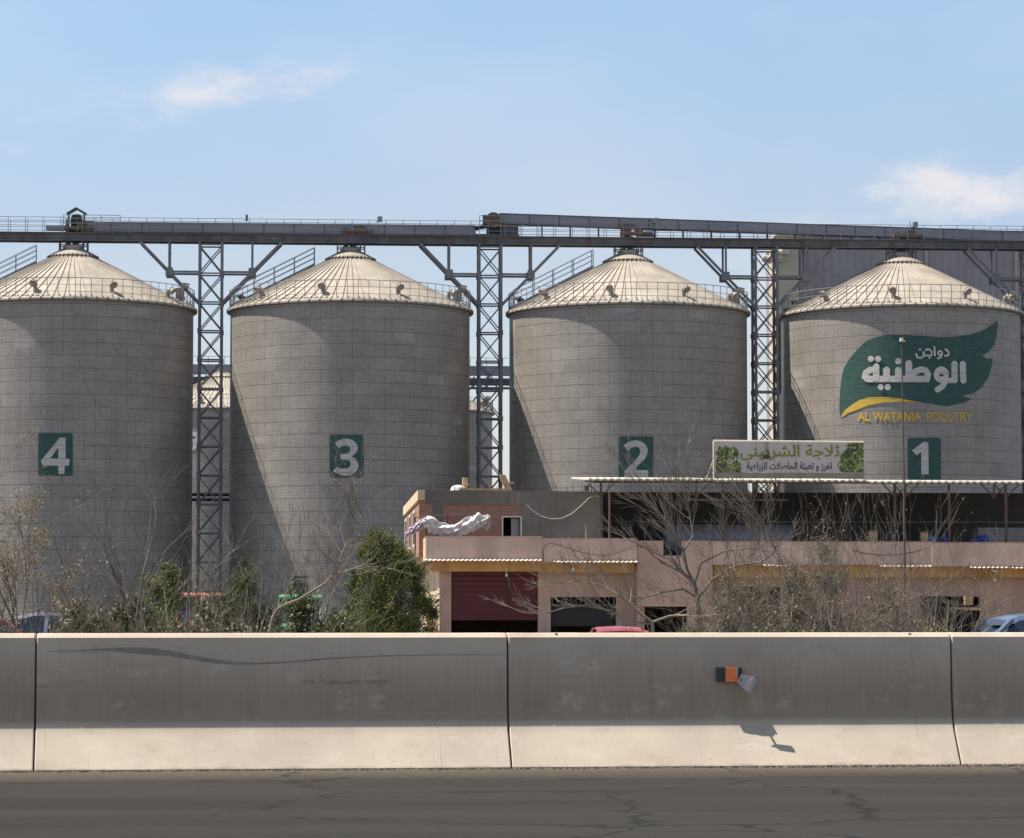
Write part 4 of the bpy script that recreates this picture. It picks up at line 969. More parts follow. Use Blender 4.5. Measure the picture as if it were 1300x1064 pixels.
# loose cable on the cement wall
mb = MB(); pts = []
for x, y in ((668, 640), (676, 648), (686, 655), (700, 659), (714, 658), (726, 652), (738, 642), (748, 632), (757, 629.5), (763, 631)): u, z = F.hit(x, y, WU - .12); pts.append((u, WU - .12, z))
mb.path(pts, .011); solo('hanging_cable', 'pale cable drooping across the grey cement upper wall', 'cable', mb, M['frame_white'], F, pts[4])
mb = MB(); pts = [(F.hit(x, y, -.06)[0], -.06, F.hit(x, y, -.06)[1]) for x, y in ((690, 714), (689.5, 700), (692, 692), (698, 689.5), (712, 693), (730, 699), (750, 704), (768, 705), (786, 701), (800, 696), (809, 690), (822, 695), (834, 700))]
mb.path(pts, .018); solo('hanging_cable', 'dark cable sagging along the pink parapet beside the shutter bay', 'cable', mb, M['post'], F, pts[4])
mb = MB(); pts = [(F.hit(x, y, -.1)[0], -.1, F.hit(x, y, -.1)[1]) for x, y in ((1082, 699), (1100, 703), (1120, 705), (1140, 704.5), (1160, 701), (1180, 695))]
mb.path(pts, .02); solo('hanging_cable', 'dark cable sagging along the pink parapet below the cardboard cartons', 'cable', mb, M['post'], F, pts[4])
mb = MB(); mb.tube((F.U(744, .3), .3, zP0), (F.U(744, .3), .3, F.Z(666, .3, 744)), .03); mb.box(F.U(742.8, .3), F.U(745.2, .3), .25, .35, F.Z(668, .3, 744), F.Z(665.5, .3, 744)); solo('vent_pipe', 'short pale vent pipe sticking up behind the pink parapet', 'pipe', mb, M['post_pale'], F, (F.U(744, .3), .3, zP0))

# ------------------------------------------------------------------ canopy shed on the roof terrace
zc0, zc1 = F.Z(609.3, .3, 760), F.Z(614, .3, 1290)
cu0, cu1 = F.U(747, .3), F.U(1420, .3)
WB = 8.5
cn = Thing('roof_canopy', 'long corrugated metal canopy on posts over the dark terrace', 'canopy', F, ((cu0 + cu1) / 2, 1, zP0 + .22))
mb = MB()
slope = lambda u: zc0 + (F.Z(612.5, .3, 1290) - zc0) * 0
def canopy_strip(u0, u1, z0):
    n = int((u1 - u0) / .075); vs = []; fs = []
    for k in range(n + 1):
        u = u0 + (u1 - u0) * k / n; h = .025 * math.sin(2 * PI * (u - u0) / .3)
        vs += [(u, .2, z0 + h), (u, WB + .4, z0 + .42 + h), (u, .2, z0 + h - .07), (u, WB + .4, z0 + .37 + h)]
    for k in range(n):
        a, b = 4 * k, 4 * k + 4; fs += [(a, b, b + 1, a + 1), (a + 3, b + 3, b + 2, a + 2), (a, a + 2, b + 2, b), (a + 1, b + 1, b + 3, a + 3)]
    fs += [(0, 1, 3, 2), (4 * n, 4 * n + 2, 4 * n + 3, 4 * n + 1)]
    mb.add(vs, fs)
zcan = F.Z(608, .3, 760)
mid = [747, 905, 1100, 1420]; 
for i in range(3): canopy_strip(F.U(mid[i], .3), F.U(mid[i + 1], .3) - .01, F.Z((608, 609.5, 611.5)[i], .3, (820, 1000, 1200)[i]))
mb.build('roof_sheet', M['canopy'], cn)
mb = MB(); zq = F.Z(611.6, .3, 900)
mb.box(cu0 + .2, cu1, .32, .40, zq - .06, zq); mb.box(cu0 + .2, cu1, 4.2, 4.3, zq + .15, zq + .25); mb.build('purlin', M['post'], cn)
for x, mt in ((763, 'post'), (773.5, 'post_pale'), (918, 'post'), (1136, 'post'), (1205, 'post'), (1277, 'post')):
    if x in (918,): pass
    u = F.U(x, .37 if x != 773.5 else 1.2); w = .37 if x != 773.5 else 1.2
    mb = MB(); mb.beam((u, w, zP0 + .23), (u, w, zq - .06), .1 if mt == 'post' else .07); mb.build('post', M[mt], cn)
mb = MB()
for x in (763, 884, 957, 974, 1137, 1150, 1262, 1278):
    mb = MB(); u = F.U(x, .37); z = zq - .06; mb.beam((u - .55, .37, z), (u, .37, z - .55), .05); mb.beam((u + .55, .37, z), (u, .37, z - .55), .05); mb.beam((u, .37, z), (u, .37, z - .6), .06); mb.build('truss_bracket', M['post'], cn)
mb = MB(); mb.beam((F.U(880, .37), .37, zq - .75), (F.U(1000, .37), .37, zq - .75), .07); mb.build('tie_bar', M['post'], cn)
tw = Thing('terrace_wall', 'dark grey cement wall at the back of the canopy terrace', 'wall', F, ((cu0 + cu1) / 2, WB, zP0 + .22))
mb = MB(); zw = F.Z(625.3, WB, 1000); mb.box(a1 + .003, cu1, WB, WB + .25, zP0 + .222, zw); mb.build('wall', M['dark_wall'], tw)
mb = MB(); mb.box(a1 + .01, cu1, WB - .12, WB - .002, F.Z(664, WB, 1100), F.Z(664, WB, 1100) + .08); mb.build('ledge', M['grey_cement'], tw)
# side slab over the passage at x 745-765
mb = MB(); mb.box(F.U(742, 2.5), F.U(748, 2.5), 2.5, 2.55, F.Z(623, 2.5), F.Z(616, 2.5)); solo('wall_bracket', 'small square metal bracket frame at the top left canopy corner', 'bracket', mb, M['steel_dark'], F, (F.U(745, 2.5), 2.5, F.Z(623, 2.5)))

# banner
zb0, zb1 = F.Z(607.5, .1, 1000), F.Z(561, .1, 1000); b0, b1 = F.U(907.5, .1), F.U(1097, .1)
bn = Thing('shop_banner', 'wide white Arabic banner with printed green foliage standing on the canopy edge', 'banner', F, ((b0 + b1) / 2, .1, zb0), rot=0)
mb = MB(); mb.box(b0, b1, .1, .13, F.Z(600.2, .1, 1000), zb1); o = mb.build('panel', M['banner'], bn)
mb = MB(); mb.box(b0, b1, .095, .13, zb0, F.Z(600.4, .1, 1000)); mb.build('lower_strip', M['banner_low'], bn)
mb = MB(); mb.tube((b0 - .04, .1, zb0), (b0 - .04, .1, zb1 + .03), .04); mb.tube((b0 - .04, .1, zb1 + .03), (b1, .12, zb1 + .0), .045); mb.tube((b0 - .04, .1, zb0 + .8), (b0 - .3, .6, zb0), .025); mb.tube((b1, .16, zb0), (b1, .16, zb1), .03); mb.build('frame', M['frame_white'], bn)
mb = MB()
for x in (930, 985, 1040, 1085): mb = MB(); mb.beam((F.U(x, .2), .17, zb0 - .1), (F.U(x, .2), .17, zb1), .05); mb.beam((F.U(x, .2), .17, zb1 - .3), (F.U(x, .2), 1.6, zb0), .04); mb.build('back_brace', M['post'], bn)
def foliage_print():
    t = NT('printed_foliage'); co = t.coords(False); v = t.n('ShaderNodeTexVoronoi', Scale=13.0); t.l(co, v.inputs['Vector']); s = t.n('ShaderNodeSeparateColor'); t.l(v.outputs['Color'], s.inputs[0])
    n = t.noise(co, 2.2, 4); c = t.mix(s.outputs[0], (.012, .03, .02), (.06, .11, .03)); c = t.mix(t.ramp(s.outputs[1], .62, .7), c, (.16, .22, .04)); c = t.mix(t.math('MULTIPLY', t.ramp(n, .52, .6), t.ramp(s.outputs[2], .3, .5)), c, (.25, .34, .06)); c = t.mix(t.ramp(s.outputs[2], .9, .93), c, (.45, .45, .42))
    t.l(c, t.b.inputs['Base Color']); t.b.inputs['Roughness'].default_value = .6; return t.m
M['print'] = foliage_print()
def flatpoly(pts, w, mb):
    bm = fill2d([pts]); bm.verts.index_update(); bmesh.ops.triangulate(bm, faces=bm.faces); bm.verts.index_update()
    mb.add([(*[F.hit(v.co.x, v.co.y, w)[0]], w, F.hit(v.co.x, v.co.y, w)[1]) for v in bm.verts], [tuple(v.index for v in f.verts) for f in bm.faces]); bm.free()
def ragged(pts, seed, amp=1.3):
    rr = random.Random(seed); out = []
    for a, b in zip(pts, pts[1:] + pts[:1]):
        L = math.hypot(b[0] - a[0], b[1] - a[1]); n = max(1, int(L / 2.2))
        edge = abs(a[0] - b[0]) < .1 or abs(a[1] - b[1]) < .1
        for k in range(n): out.append((a[0] + (b[0] - a[0]) * k / n + (0 if edge else rr.gauss(0, amp)), a[1] + (b[1] - a[1]) * k / n + (0 if edge else rr.gauss(0, amp))))
    return out
mb = MB(); flatpoly(ragged([(909, 600), (909, 582), (911, 570), (914, 565), (920, 566), (926, 568), (932, 566), (937, 570), (938, 578), (934, 584), (940, 590), (942, 600)], 1), .095, mb)
flatpoly(ragged([(1066, 600), (1063, 592), (1068, 585), (1066, 578), (1073, 572), (1078, 566), (1080, 562.5), (1096.5, 562.5), (1096.5, 600)], 2), .095, mb); mb.build('printed_foliage', M['print'], bn)
FORMS = {'ا': ('\uFE8D', '\uFE8E', None, None), 'ل': ('\uFEDD', '\uFEDE', '\uFEDF', '\uFEE0'), 'ف': ('\uFED1', '\uFED2', '\uFED3', '\uFED4'), 'ر': ('\uFEAD', '\uFEAE', None, None), 'ز': ('\uFEAF', '\uFEB0', None, None), 'و': ('\uFEED', '\uFEEE', None, None),
         'ت': ('\uFE95', '\uFE96', '\uFE97', '\uFE98'), 'ع': ('\uFEC9', '\uFECA', '\uFECB', '\uFECC'), 'ب': ('\uFE8F', '\uFE90', '\uFE91', '\uFE92'), 'ئ': ('\uFE89', '\uFE8A', '\uFE8B', '\uFE8C'), 'ة': ('\uFE93', '\uFE94', None, None), 'ح': ('\uFEA1', '\uFEA2', '\uFEA3', '\uFEA4'),
         'ص': ('\uFEB9', '\uFEBA', '\uFEBB', '\uFEBC'), '¤': ('\uFEFB', '\uFEFC', None, None), 'ي': ('\uFEF1', '\uFEF2', '\uFEF3', '\uFEF4'), 'ى': ('\uFEEF', '\uFEF0', None, None), 'ث': ('\uFE99', '\uFE9A', '\uFE9B', '\uFE9C'), 'ج': ('\uFE9D', '\uFE9E', '\uFE9F', '\uFEA0'), 'ش': ('\uFEB5', '\uFEB6', '\uFEB7', '\uFEB8'), 'ن': ('\uFEE5', '\uFEE6', '\uFEE7', '\uFEE8')}
def shape(s):
    s = s.replace('لا', '¤'); out = []
    for i, ch in enumerate(s):
        if ch not in FORMS: out.append(ch); continue
        f = FORMS[ch]; pv = i > 0 and s[i - 1] in FORMS and FORMS[s[i - 1]][2] is not None; nx = i + 1 < len(s) and s[i + 1] in FORMS and f[2] is not None
        out.append(f[3] if pv and nx else f[1] if pv else f[2] if nx else f[0])
    return ''.join(out[::-1])
def put_text(s, box, bold, w, nm, mat):
    bm = text2d(shape(s), bold, box); bmesh.ops.triangulate(bm, faces=bm.faces); bm.verts.index_update(); mb = MB()
    mb.add([(F.hit(v.co.x, v.co.y, w)[0], w, F.hit(v.co.x, v.co.y, w)[1]) for v in bm.verts], [tuple(v.index for v in f.verts) for f in bm.faces]); bm.free()
    return mb.build(nm, mat, bn)
put_text('لفرز و تعبئة الحاصلات الزراعية', (948, 1056, 586.5, 598.8), .022, .093, 'small_lettering', M['navy'])
put_text('ثلاجة الشربينى', (939, 1066.5, 564, 585), .03, .094, 'headline_shadow', M['olive_light'])
put_text('ثلاجة الشربينى', (940, 1065.5, 564.8, 584.2), .008, .091, 'headline_lettering', M['olive_ink'])
mb = MB(); u, z = F.hit(973, 580.5, 0); mb.box(u - .13, u + .15, -.03, .08, z - .05, z + .07); mb.tube((u, .03, z), (u - .04, .06, zb1), .012); mb.tube((u + .08, .03, z), (u + .07, .06, zb1), .012); solo('hanging_lamp', 'small dark floodlight hanging in front of the banner from two wires', 'lamp', mb, M['dark_plastic'], F, (u, 0, z))
# antenna pole in front of silo 1
u = F.U(1147.5, -.8, 600); zt2 = F.Z(433, -.8, 1147)
t = Thing('lamp_pole', 'tall thin rusty pole with small lamp at its top before silo 1', 'pole', F, (u, -.8, ZG))
mb = MB(); mb.tube((u, -.8, ZG), (u, -.8, F.Z(600, -.8, 1147)), .055, .045, 8); mb.tube((u, -.8, F.Z(600, -.8, 1147)), (u - .05, -.8, zt2), .036, .025, 8); mb.build('pole', M['post'], t)
mb = MB(); mb.box(u - .12, u + .0, -.95, -.75, zt2 - .02, zt2 + .12); mb.beam((u - .15, -.8, zt2), (u + .1, -.8, zt2), .04); mb.build('lamp', M['frame_white'], t, bevel=.015)
# terrace goods
def carton(x0, x1, y0, y1, lab, w=.6):
    (u0, z1), (u1, z0) = F.hit(x0, y0, w), F.hit(x1, y1, w); t = Thing('cardboard_carton', lab, 'carton', F, ((u0 + u1) / 2, w, zP0 + .22), 'cardboard cartons on the terrace')
    mb = MB(); mb.box(u0, u1, w, w + .35, zP0 + .222, z1); mb.build('box', M['carton'], t, bevel=.008)
    mb = MB(); mb.box((u0 + u1) / 2 - .03, (u0 + u1) / 2 + .03, w - .004, w, z1 - .25, z1 - .01); mb.prism([(u0, z1), (u1 + .05, z1 + .08), (u1 + .05, z1 + .1), (u0, z1 + .02)], 'y', w + .02, w + .3); mb.build('flap', M['wood'], t)
carton(1104, 1114, 675, 688, 'tan cardboard carton standing alone on the terrace parapet'); carton(1170, 1178.5, 676.5, 689, 'tan cardboard carton beside the blue bag on the terrace parapet')
def blob(lab, px0, px1, py0, py1, name, cat, mat, frame=F, w=.6, seed=1, zbase=None, amp=.22, depth=.4):
    (u0, z1), (u1, z0) = frame.hit(px0, py0, w), frame.hit(px1, py1, w); z0 = zbase if zbase is not None else z0
    bm = bmesh.new(); bmesh.ops.create_icosphere(bm, subdivisions=4, radius=1); rr = random.Random(seed); ph = [rr.uniform(0, 6.28) for _ in range(9)]
    mb = MB()
    for v in bm.verts:
        p = v.co; d = 1 + amp * (math.sin(3 * p.x + ph[0]) * math.sin(4 * p.y + ph[1]) + .6 * math.sin(7 * p.z + ph[2] + 3 * p.x) + .35 * math.sin(13 * p.x + 9 * p.z + ph[3]) + .2 * math.sin(23 * p.y - 19 * p.z + ph[4]))
        v.co = p * d; v.co.z = max(v.co.z, -.75)
    bm.verts.index_update(); zs = [v.co.z for v in bm.verts]; z_a, z_b = min(zs), max(zs)
    mb.add([((u0 + u1) / 2 + v.co.x * (u1 - u0) / 2, w + v.co.y * depth, z0 + (v.co.z - z_a) / (z_b - z_a) * (z1 - z0)) for v in bm.verts], [tuple(v.index for v in f.verts) for f in bm.faces]); bm.free()
    return solo(name, lab, cat, mb, mat, frame, ((u0 + u1) / 2, w, z0), smooth=True)
tz = zP0 + .222
blob('light blue bag next to the carton on the terrace parapet', 1180, 1189, 677, 689, 'plastic_bag', 'bag', pm('light_blue_plastic', (.12, .22, .45), .5, 0, .2, 6, 30, .1), zbase=tz, depth=.2)
blob('dark blue bag knotted upright on the terrace, right of the light blue one', 1194, 1202, 675.5, 689, 'plastic_bag', 'bag', M['blue_bag'], zbase=tz, seed=3, amp=.35, depth=.15)
blob('deep blue heap of plastic sheet on the terrace before the long white cabinet', 1228, 1260, 679, 690, 'plastic_sheet', 'sheet', M['blue_bag'], zbase=tz, seed=5, depth=.5, w=1.2)
mb = MB(); (u0, z1), (u1, _) = F.hit(1242, 670, 4), F.hit(1400, 670, 4); mb.box(u0, u1, 4, 5.2, tz, z1 - .08)
t = Thing('storage_cabinet', 'long pale grey low cabinet under the right end of the canopy', 'cabinet', F, ((u0 + u1) / 2, 4, tz)); mb.build('body', M['mill'], t); mb = MB(); mb.box(u0 - .04, u1, 3.95, 5.25, z1 - .078, z1); mb.build('top', M['housing'], t)
mb = MB(); (u0, z1), (u1, _) = F.hit(846, 666, 4), F.hit(1006, 666, 4)
t = Thing('water_tank', 'long grey blue cylindrical tank under the canopy behind the bare branches', 'tank', F, ((u0 + u1) / 2, 4.6, tz)); rad = (z1 - tz - .1) / 2; mb.tube((u0, 4.6, tz + .12 + rad), (u1, 4.6, tz + .12 + rad), rad, n=24); mb.build('drum', M['housing'], t)
mb = MB()
for q in (.15, .5, .85): u = u0 + (u1 - u0) * q; mb.box(u - .1, u + .1, 4.1, 5.1, tz, tz + .2)
mb.build('cradle', M['steel_dark'], t)
blob('black tarpaulin heap piled against the pink wall near the blue car', 1163, 1240, 757, 830, 'tarpaulin_heap', 'tarpaulin', pm('black_tarpaulin', (.012, .012, .014), .9, 0, .4, 3, 20, .1, spec=.1), w=-.6, seed=7, zbase=ZG, depth=.9, amp=.12)
mb = MB(); u, z = F.hit(1229, 762, -.9); mb.box(u - .16, u + .16, -1.1, -.8, z - .2, z + .2); mb.box(u - .8, u + .5, -1.2, -.9, z - .42, z - .3); solo('broken_crate', 'broken wooden crate tilted on top of the black tarpaulin heap', 'crate', mb, M['wood'], F, (u, -1, z - .3))

# ------------------------------------------------------------------ vehicles
def loft(mb, secs):
    """secs: list of (x, list of (y,z)); joined and capped"""
    n = len(secs[0][1]); vs = [(x, y, z) for x, r in secs for y, z in r]
    fs = [(i * n + k, (i + 1) * n + k, (i + 1) * n + (k + 1) % n, i * n + (k + 1) % n) for i in range(len(secs) - 1) for k in range(n)]
    fs += [tuple(range(n)), tuple(range((len(secs) - 1) * n, len(secs) * n))[::-1]]
    mb.add(vs, fs)
def wheel(t, x, y, z, r, wd):
    mb = MB(); n = 20
    def disc(rr, y0, y1):
        vs = [(x + rr * math.cos(2 * PI * k / n), yy, z + rr * math.sin(2 * PI * k / n)) for yy in (y0, y1) for k in range(n)]
        mb.add(vs, [tuple(range(n)), tuple(range(n, 2 * n))[::-1]] + [(k, (k + 1) % n, n + (k + 1) % n, n + k) for k in range(n)])
    disc(r, y - wd / 2, y + wd / 2); o = mb.build('wheel', M['black'], t)
    mb = MB(); disc(r * .6, y - wd / 2 - .015, y + wd / 2 + .015); mb.build('rim', M['housing'], t, parent=o)
def make_car(name, label, pos, rot, paint, L=4.2, Hh=1.42, Wd=1.7):
    fr = Frame(pos[0], pos[1], rot); t = Thing(name, label, 'car', fr, (0, 0, ZG), 'parked vehicles beyond the barrier'); z = ZG
    hl = L / 2; b = .22
    belt = [(-hl, .55, .72), (-hl + .08, .40, .84), (-hl * .55, .3, .93), (-.2, .28, .95), (.55 * hl, .28, .93), (hl - .15, .35, .80), (hl, .5, .62)]
    mb = MB(); secs = []
    for x, lo, hi in belt:
        q = Wd / 2 * (1 - .10 * (abs(x) / hl) ** 3); secs.append((x, [(-q * .92, z + .2), (-q, z + .45), (-q * .97, z + hi - .12), (-q * .86, z + hi), (q * .86, z + hi), (q * .97, z + hi - .12), (q, z + .45), (q * .92, z + .2)]))
    loft(mb, secs); mb.build('body', paint, t, smooth=False, bevel=.02)
    cab = [(-hl * .62, .90, .95), (-hl * .42, .90, Hh - .12), (-hl * .22, .90, Hh - .02), (.0, .9, Hh), (.2 * hl, .9, Hh - .05), (.48 * hl, .9, .95)]
    mb = MB(); secs = []
    for x, lo, hi in cab:
        q = Wd / 2 * .86; qt = q - (hi - .9) * .32; secs.append((x, [(-q, z + lo), (-qt, z + hi - .04), (qt, z + hi - .04), (q, z + lo)]))
    loft(mb, secs); mb.build('window_glass', M['blue_glass'], t)
    mb = MB(); vs = []
    xs = [(-hl * .46, Hh - .13), (-hl * .35, Hh - .065), (-hl * .22, Hh - .015), (-.2, Hh + .01), (.1, Hh + .005), (.2 * hl, Hh - .035), (.27 * hl, Hh - .085)]
    secs = []
    for x, hi in xs:
        q = Wd / 2 * .86 - (hi - .9) * .32 + .01; secs.append((x, [(-q, z + hi - .07), (-q * .9, z + hi), (0, z + hi + .02), (q * .9, z + hi), (q, z + hi - .07)]))
    loft(mb, secs)
    for s in (-1, 1):
        q = Wd / 2 * .87; qt = q - (Hh - .98) * .3
        for (xa, za), (xb, zb) in (((.50 * hl, .93), (.25 * hl, Hh - .08)), ((-hl * .62, .93), (-hl * .45, Hh - .14)), ((-.15, .93), (-.1, Hh - .02))): mb.beam((xa, s * q, z + za), (xb, s * qt, z + zb), .09, .05)
    mb.build('roof', paint, t)
    for sx in (-.62, .62):
        for sy in (-1, 1): wheel(t, sx * hl, sy * (Wd / 2 - .09), z + .31, .31, .2)
    for s in (-1, 1):
        mb = MB(); mb.box(hl - .06, hl + .01, s * .72 - .16, s * .72 + .16, z + .52, z + .66); mb.build('headlight', M['bulb'], t, bevel=.02)
        mb = MB(); mb.box(.34 * hl, .34 * hl + .16, s * (Wd / 2 + .02) - .09, s * (Wd / 2 + .02) + .09, z + .93, z + 1.06); mb.build('wing_mirror', paint, t, bevel=.02)
    return t
P = at(1318, 779.5, 42); make_car('parked_car', 'blue grey car parked at the right edge behind the barrier', (P.x, P.y), PI + .12, M['car_blue'], L=4.4, Hh=P.z - ZG)
P = at(784, 796.5, 62); make_car('parked_car', 'dark red car roof just above the barrier before the pink wall', (P.x, P.y), -PI / 2 + .15, M['car_red'], L=3.9, Hh=P.z - ZG, Wd=1.25)
P = at(-22, 782.5, 64); make_car('parked_car', 'red car at the left edge behind the barrier', (P.x, P.y), .1, M['car_red'], L=4.0, Hh=P.z - ZG)
P = at(62, 779, 78); make_car('parked_car', 'dull grey blue car half hidden by dry branches below silo 4', (P.x, P.y), .25, M['car_white'], L=4.1, Hh=P.z - ZG)
def make_truck(label, px, Y, roofpy, paint, wid, cargo):
    P = at(px, roofpy, Y); fr = Frame(P.x, P.y, .06); t = Thing('parked_truck', label, 'truck', fr, (0, 0, ZG), 'parked vehicles beyond the barrier'); z = ZG; Hh = P.z - ZG; q = wid / 2
    mb = MB(); mb.prism([(-.75, z + .45), (-.75, z + 1.0), (.0, z + 1.08), (.0, z + .45)], 'x', -q * .94, q * .94); mb.box(-q, q, .002, 1.5, z + .45, z + 1.14); mb.build('cab_body', paint, t, bevel=.04)
    mb = MB(); mb.prism([(.0, z + 1.14), (.32, z + Hh - .16), (1.45, z + Hh - .16), (1.5, z + 1.14)], 'x', -q * .93, q * .93); mb.build('windscreen', M['blue_glass'], t)
    mb = MB(); mb.prism([(.22, z + Hh - .18), (.16, z + Hh - .1), (.3, z + Hh - .02), (1.5, z + Hh), (1.56, z + Hh - .12)], 'x', -q * 1.0, q * 1.0)
    for s in (-1, 1): mb.beam((s * q * .93, -.01, z + 1.12), (s * q * .93, .31, z + Hh - .14), .08); 
    mb.beam((0, -.01, z + 1.14), (0, .3, z + Hh - .15), .05); mb.build('cab_roof', paint, t)
    mb = MB(); mb.box(-q, q, 1.65, 4.3, z + .75, z + 1.25); mb.build('cargo_bed', paint, t, bevel=.02)
    for s in (-1, 1):
        mb = MB(); mb.tube((s * q * .7, -.78, z + .8), (s * q * .7, -.7, z + .8), .13, n=16); mb.build('headlight', M['bulb'], t)
    f2 = []
    for y in (.1, 3.4):
        for s in (-1, 1):
            mb = MB(); n = 18; x = s * (q - .12); vs = [(x + dx, y + .36 * math.cos(2 * PI * k / n), z + .36 + .36 * math.sin(2 * PI * k / n)) for dx in (-.11, .11) for k in range(n)]
            mb.add(vs, [tuple(range(n)), tuple(range(n, 2 * n))[::-1]] + [(k, (k + 1) % n, n + (k + 1) % n, n + k) for k in range(n)]); mb.build('wheel', M['black'], t)
    mb = MB(); mb.box(-q * .7, q * .7, -.8, -.752, z + .55, z + .7); mb.build('bumper', M['steel'], t)
    return t, Hh, fr
make_truck('faded red pickup truck facing the road behind the bushes left', 255, 108, 752, M['truck_red'], 1.85, False)
tg, Hh, fr = make_truck('mint green pickup truck facing the road left of the leaning sapling', 380, 108, 754.5, M['truck_green'], 1.6, True)
t = Thing('wire_cage', 'dark green wire cage standing on the mint green truck roof', 'cage', fr, (0, .8, ZG + Hh))
mb = MB(); z0, z1 = ZG + Hh + .01, ZG + Hh + .62
for x, y in ((-.3, .4), (.3, .4), (.3, 1.2), (-.3, 1.2)): mb.beam((x, y, z0), (x * .8, y, z1), .05)
for y in (.4, 1.2):
    for k in range(7): x = -.3 + .1 * k; mb.beam((x, y, z0), (x * .8, y, z1), .025)
    for z in (z0 + .03, (z0 + z1) / 2, z1): mb.beam((-.3, y, z), (.3, y, z), .045)
for x in (-.27, .27):
    for z in (z0 + .03, z1): mb.beam((x, .4, z), (x, 1.2, z), .045)
mb.build('mesh_frame', pm('dark_green_wire', (.02, .06, .04), .6), t); mb = MB(); mb.box(-.22, .22, .55, 1.1, z0, z0 + .42); mb.build('crate_inside', M['steel_dark'], t, bevel=.02)

# ------------------------------------------------------------------ plants
def grow(mb, p, d, L, r, lvl, rng, tips, spread=.55, up=.12, kids=(3, 5), jit=.14, nseg=4):
    pts = [p]; q = p; dd = d.normalized()
    for i in range(nseg):
        dd = (dd + Vector((rng.gauss(0, jit), rng.gauss(0, jit), rng.gauss(0, jit) + up * .25))).normalized(); n2 = q + dd * (L / nseg)
        ra, rb = r * (1 - .62 * i / nseg), r * (1 - .62 * (i + 1) / nseg)
        mb.tube(q, n2, ra, rb, 6 if r > .02 else (4 if r > .008 else 3), cap=False); q = n2; pts.append(q)
        if lvl == 0 : tips.append((q, dd))
    if lvl <= 0: return
    for k in range(rng.randint(*kids)):
        f = rng.uniform(.22, 1.0); i = min(int(f * nseg), nseg - 1); a = pts[i].lerp(pts[i + 1], f * nseg - i); base = (pts[i + 1] - pts[i]).normalized()
        side = base.orthogonal().normalized(); side.rotate(Matrix.Rotation(rng.uniform(0, 2 * PI), 3, base)); cd = (base + side * rng.uniform(spread * .6, spread * 1.5) + Vector((0, 0, up))).normalized()
        grow(mb, a, cd, L * rng.uniform(.42, .72), max(r * (1 - .62 * f) * .62, .0034), lvl - 1, rng, tips, spread, up, kids, jit, 3 if lvl < 2 else nseg)
def leaves(mb, pts, n, size, rng, jit=.06, narrow=.4, droop=0.0):
    for k in range(n):
        c, d = pts[rng.randrange(len(pts))]; c = c + Vector((rng.gauss(0, jit), rng.gauss(0, jit), rng.gauss(0, jit)))
        a = (d * .5 + Vector((rng.gauss(0, .6), rng.gauss(0, .6), rng.gauss(0, .6) - droop))).normalized(); b = a.orthogonal().normalized(); b.rotate(Matrix.Rotation(rng.uniform(0, 6.28), 3, a)); s = size * rng.uniform(.6, 1.35)
        mb.add([c, c + a * s * .5 + b * s * narrow * .5, c + a * s, c + a * s * .5 - b * s * narrow * .5], [(0, 1, 2, 3)])
PG = 'shrubs and trees growing beyond the barrier'
def bare(label, px, Y, toppy, seed, lean=0.0, nst=5, spread=.5, lvl=3, kids=(2, 4), rad=.03, mat='twig', leafn=0, leafmat='leaf_dry', name='bare_shrub', cat='shrub', wide=.55, lsize=.05, up=.12, trunk='branches'):
    P = at(px, 800, Y); rng = random.Random(seed); top = at(px, toppy, Y).z; Hh = top - ZG
    t = Thing(name, label, cat, WORLD, (P.x, Y, ZG), PG); mb = MB(); tips = []
    for k in range(nst):
        a = rng.uniform(0, 2 * PI); d = Vector((math.cos(a) * wide * rng.uniform(.3, 1) + lean, math.sin(a) * wide * rng.uniform(.2, .8), 1))
        grow(mb, Vector((P.x + rng.gauss(0, .08), Y + rng.gauss(0, .08), ZG - .03)), d, Hh * rng.uniform(.62, .9), rad * rng.uniform(.6, 1), lvl, rng, tips, spread, up, kids)
    mb.build(trunk, M[mat], t, smooth=True, fix=False)
    if leafn:
        mb = MB(); leaves(mb, tips, leafn, lsize, rng); mb.build('leaves', M[leafmat], t, fix=False)
    return t
bare('tall dry brown leaved shrub at the left edge before silo 4', 22, 50, 640, 11, .0, 6, .45, 3, (2, 4), .03, 'bark_dark', 6500, 'leaf_dry', wide=.3, lsize=.05)
bare('dry leafy shrub low at the left edge behind the red car', -8, 58, 690, 12, .1, 6, .5, 3, (2, 4), .03, 'twig', 2600, 'leaf_olive', wide=.5, lsize=.06)
bare('bare forked dark sapling rising before silo 4', 128, 52, 655, 13, -.25, 3, .35, 3, (2, 3), .035, 'bark_dark', name='bare_tree', cat='tree', wide=.25)
bare('bare dark tree reaching highest between silo 4 number and the tower', 190, 50, 628, 21, -.1, 4, .38, 3, (2, 3), .036, 'bark_dark', name='bare_tree', cat='tree', wide=.32)
bare('wispy grey shrub with upright twigs left of the left tower', 172, 46, 690, 15, .15, 6, .45, 3, (2, 3), .015, 'bark_dark', wide=.5)
bare('thin grey twiggy shrub under the left tower', 228, 48, 690, 16, .0, 5, .4, 3, (2, 3), .02, 'twig', wide=.4)
bare('thin grey upright shrub right of the left tower', 300, 47, 695, 17, .05, 6, .4, 3, (2, 3), .018, 'twig', wide=.45)
bare('fine grey twiggy shrub beside the leaning sapling', 352, 54, 685, 18, .1, 5, .4, 3, (2, 3), .02, 'bark_dark', wide=.35)
bare('dense grey twiggy shrub left of the green tree', 405, 56, 672, 19, .1, 4, .5, 3, (2, 4), .02, 'twig', wide=.55)
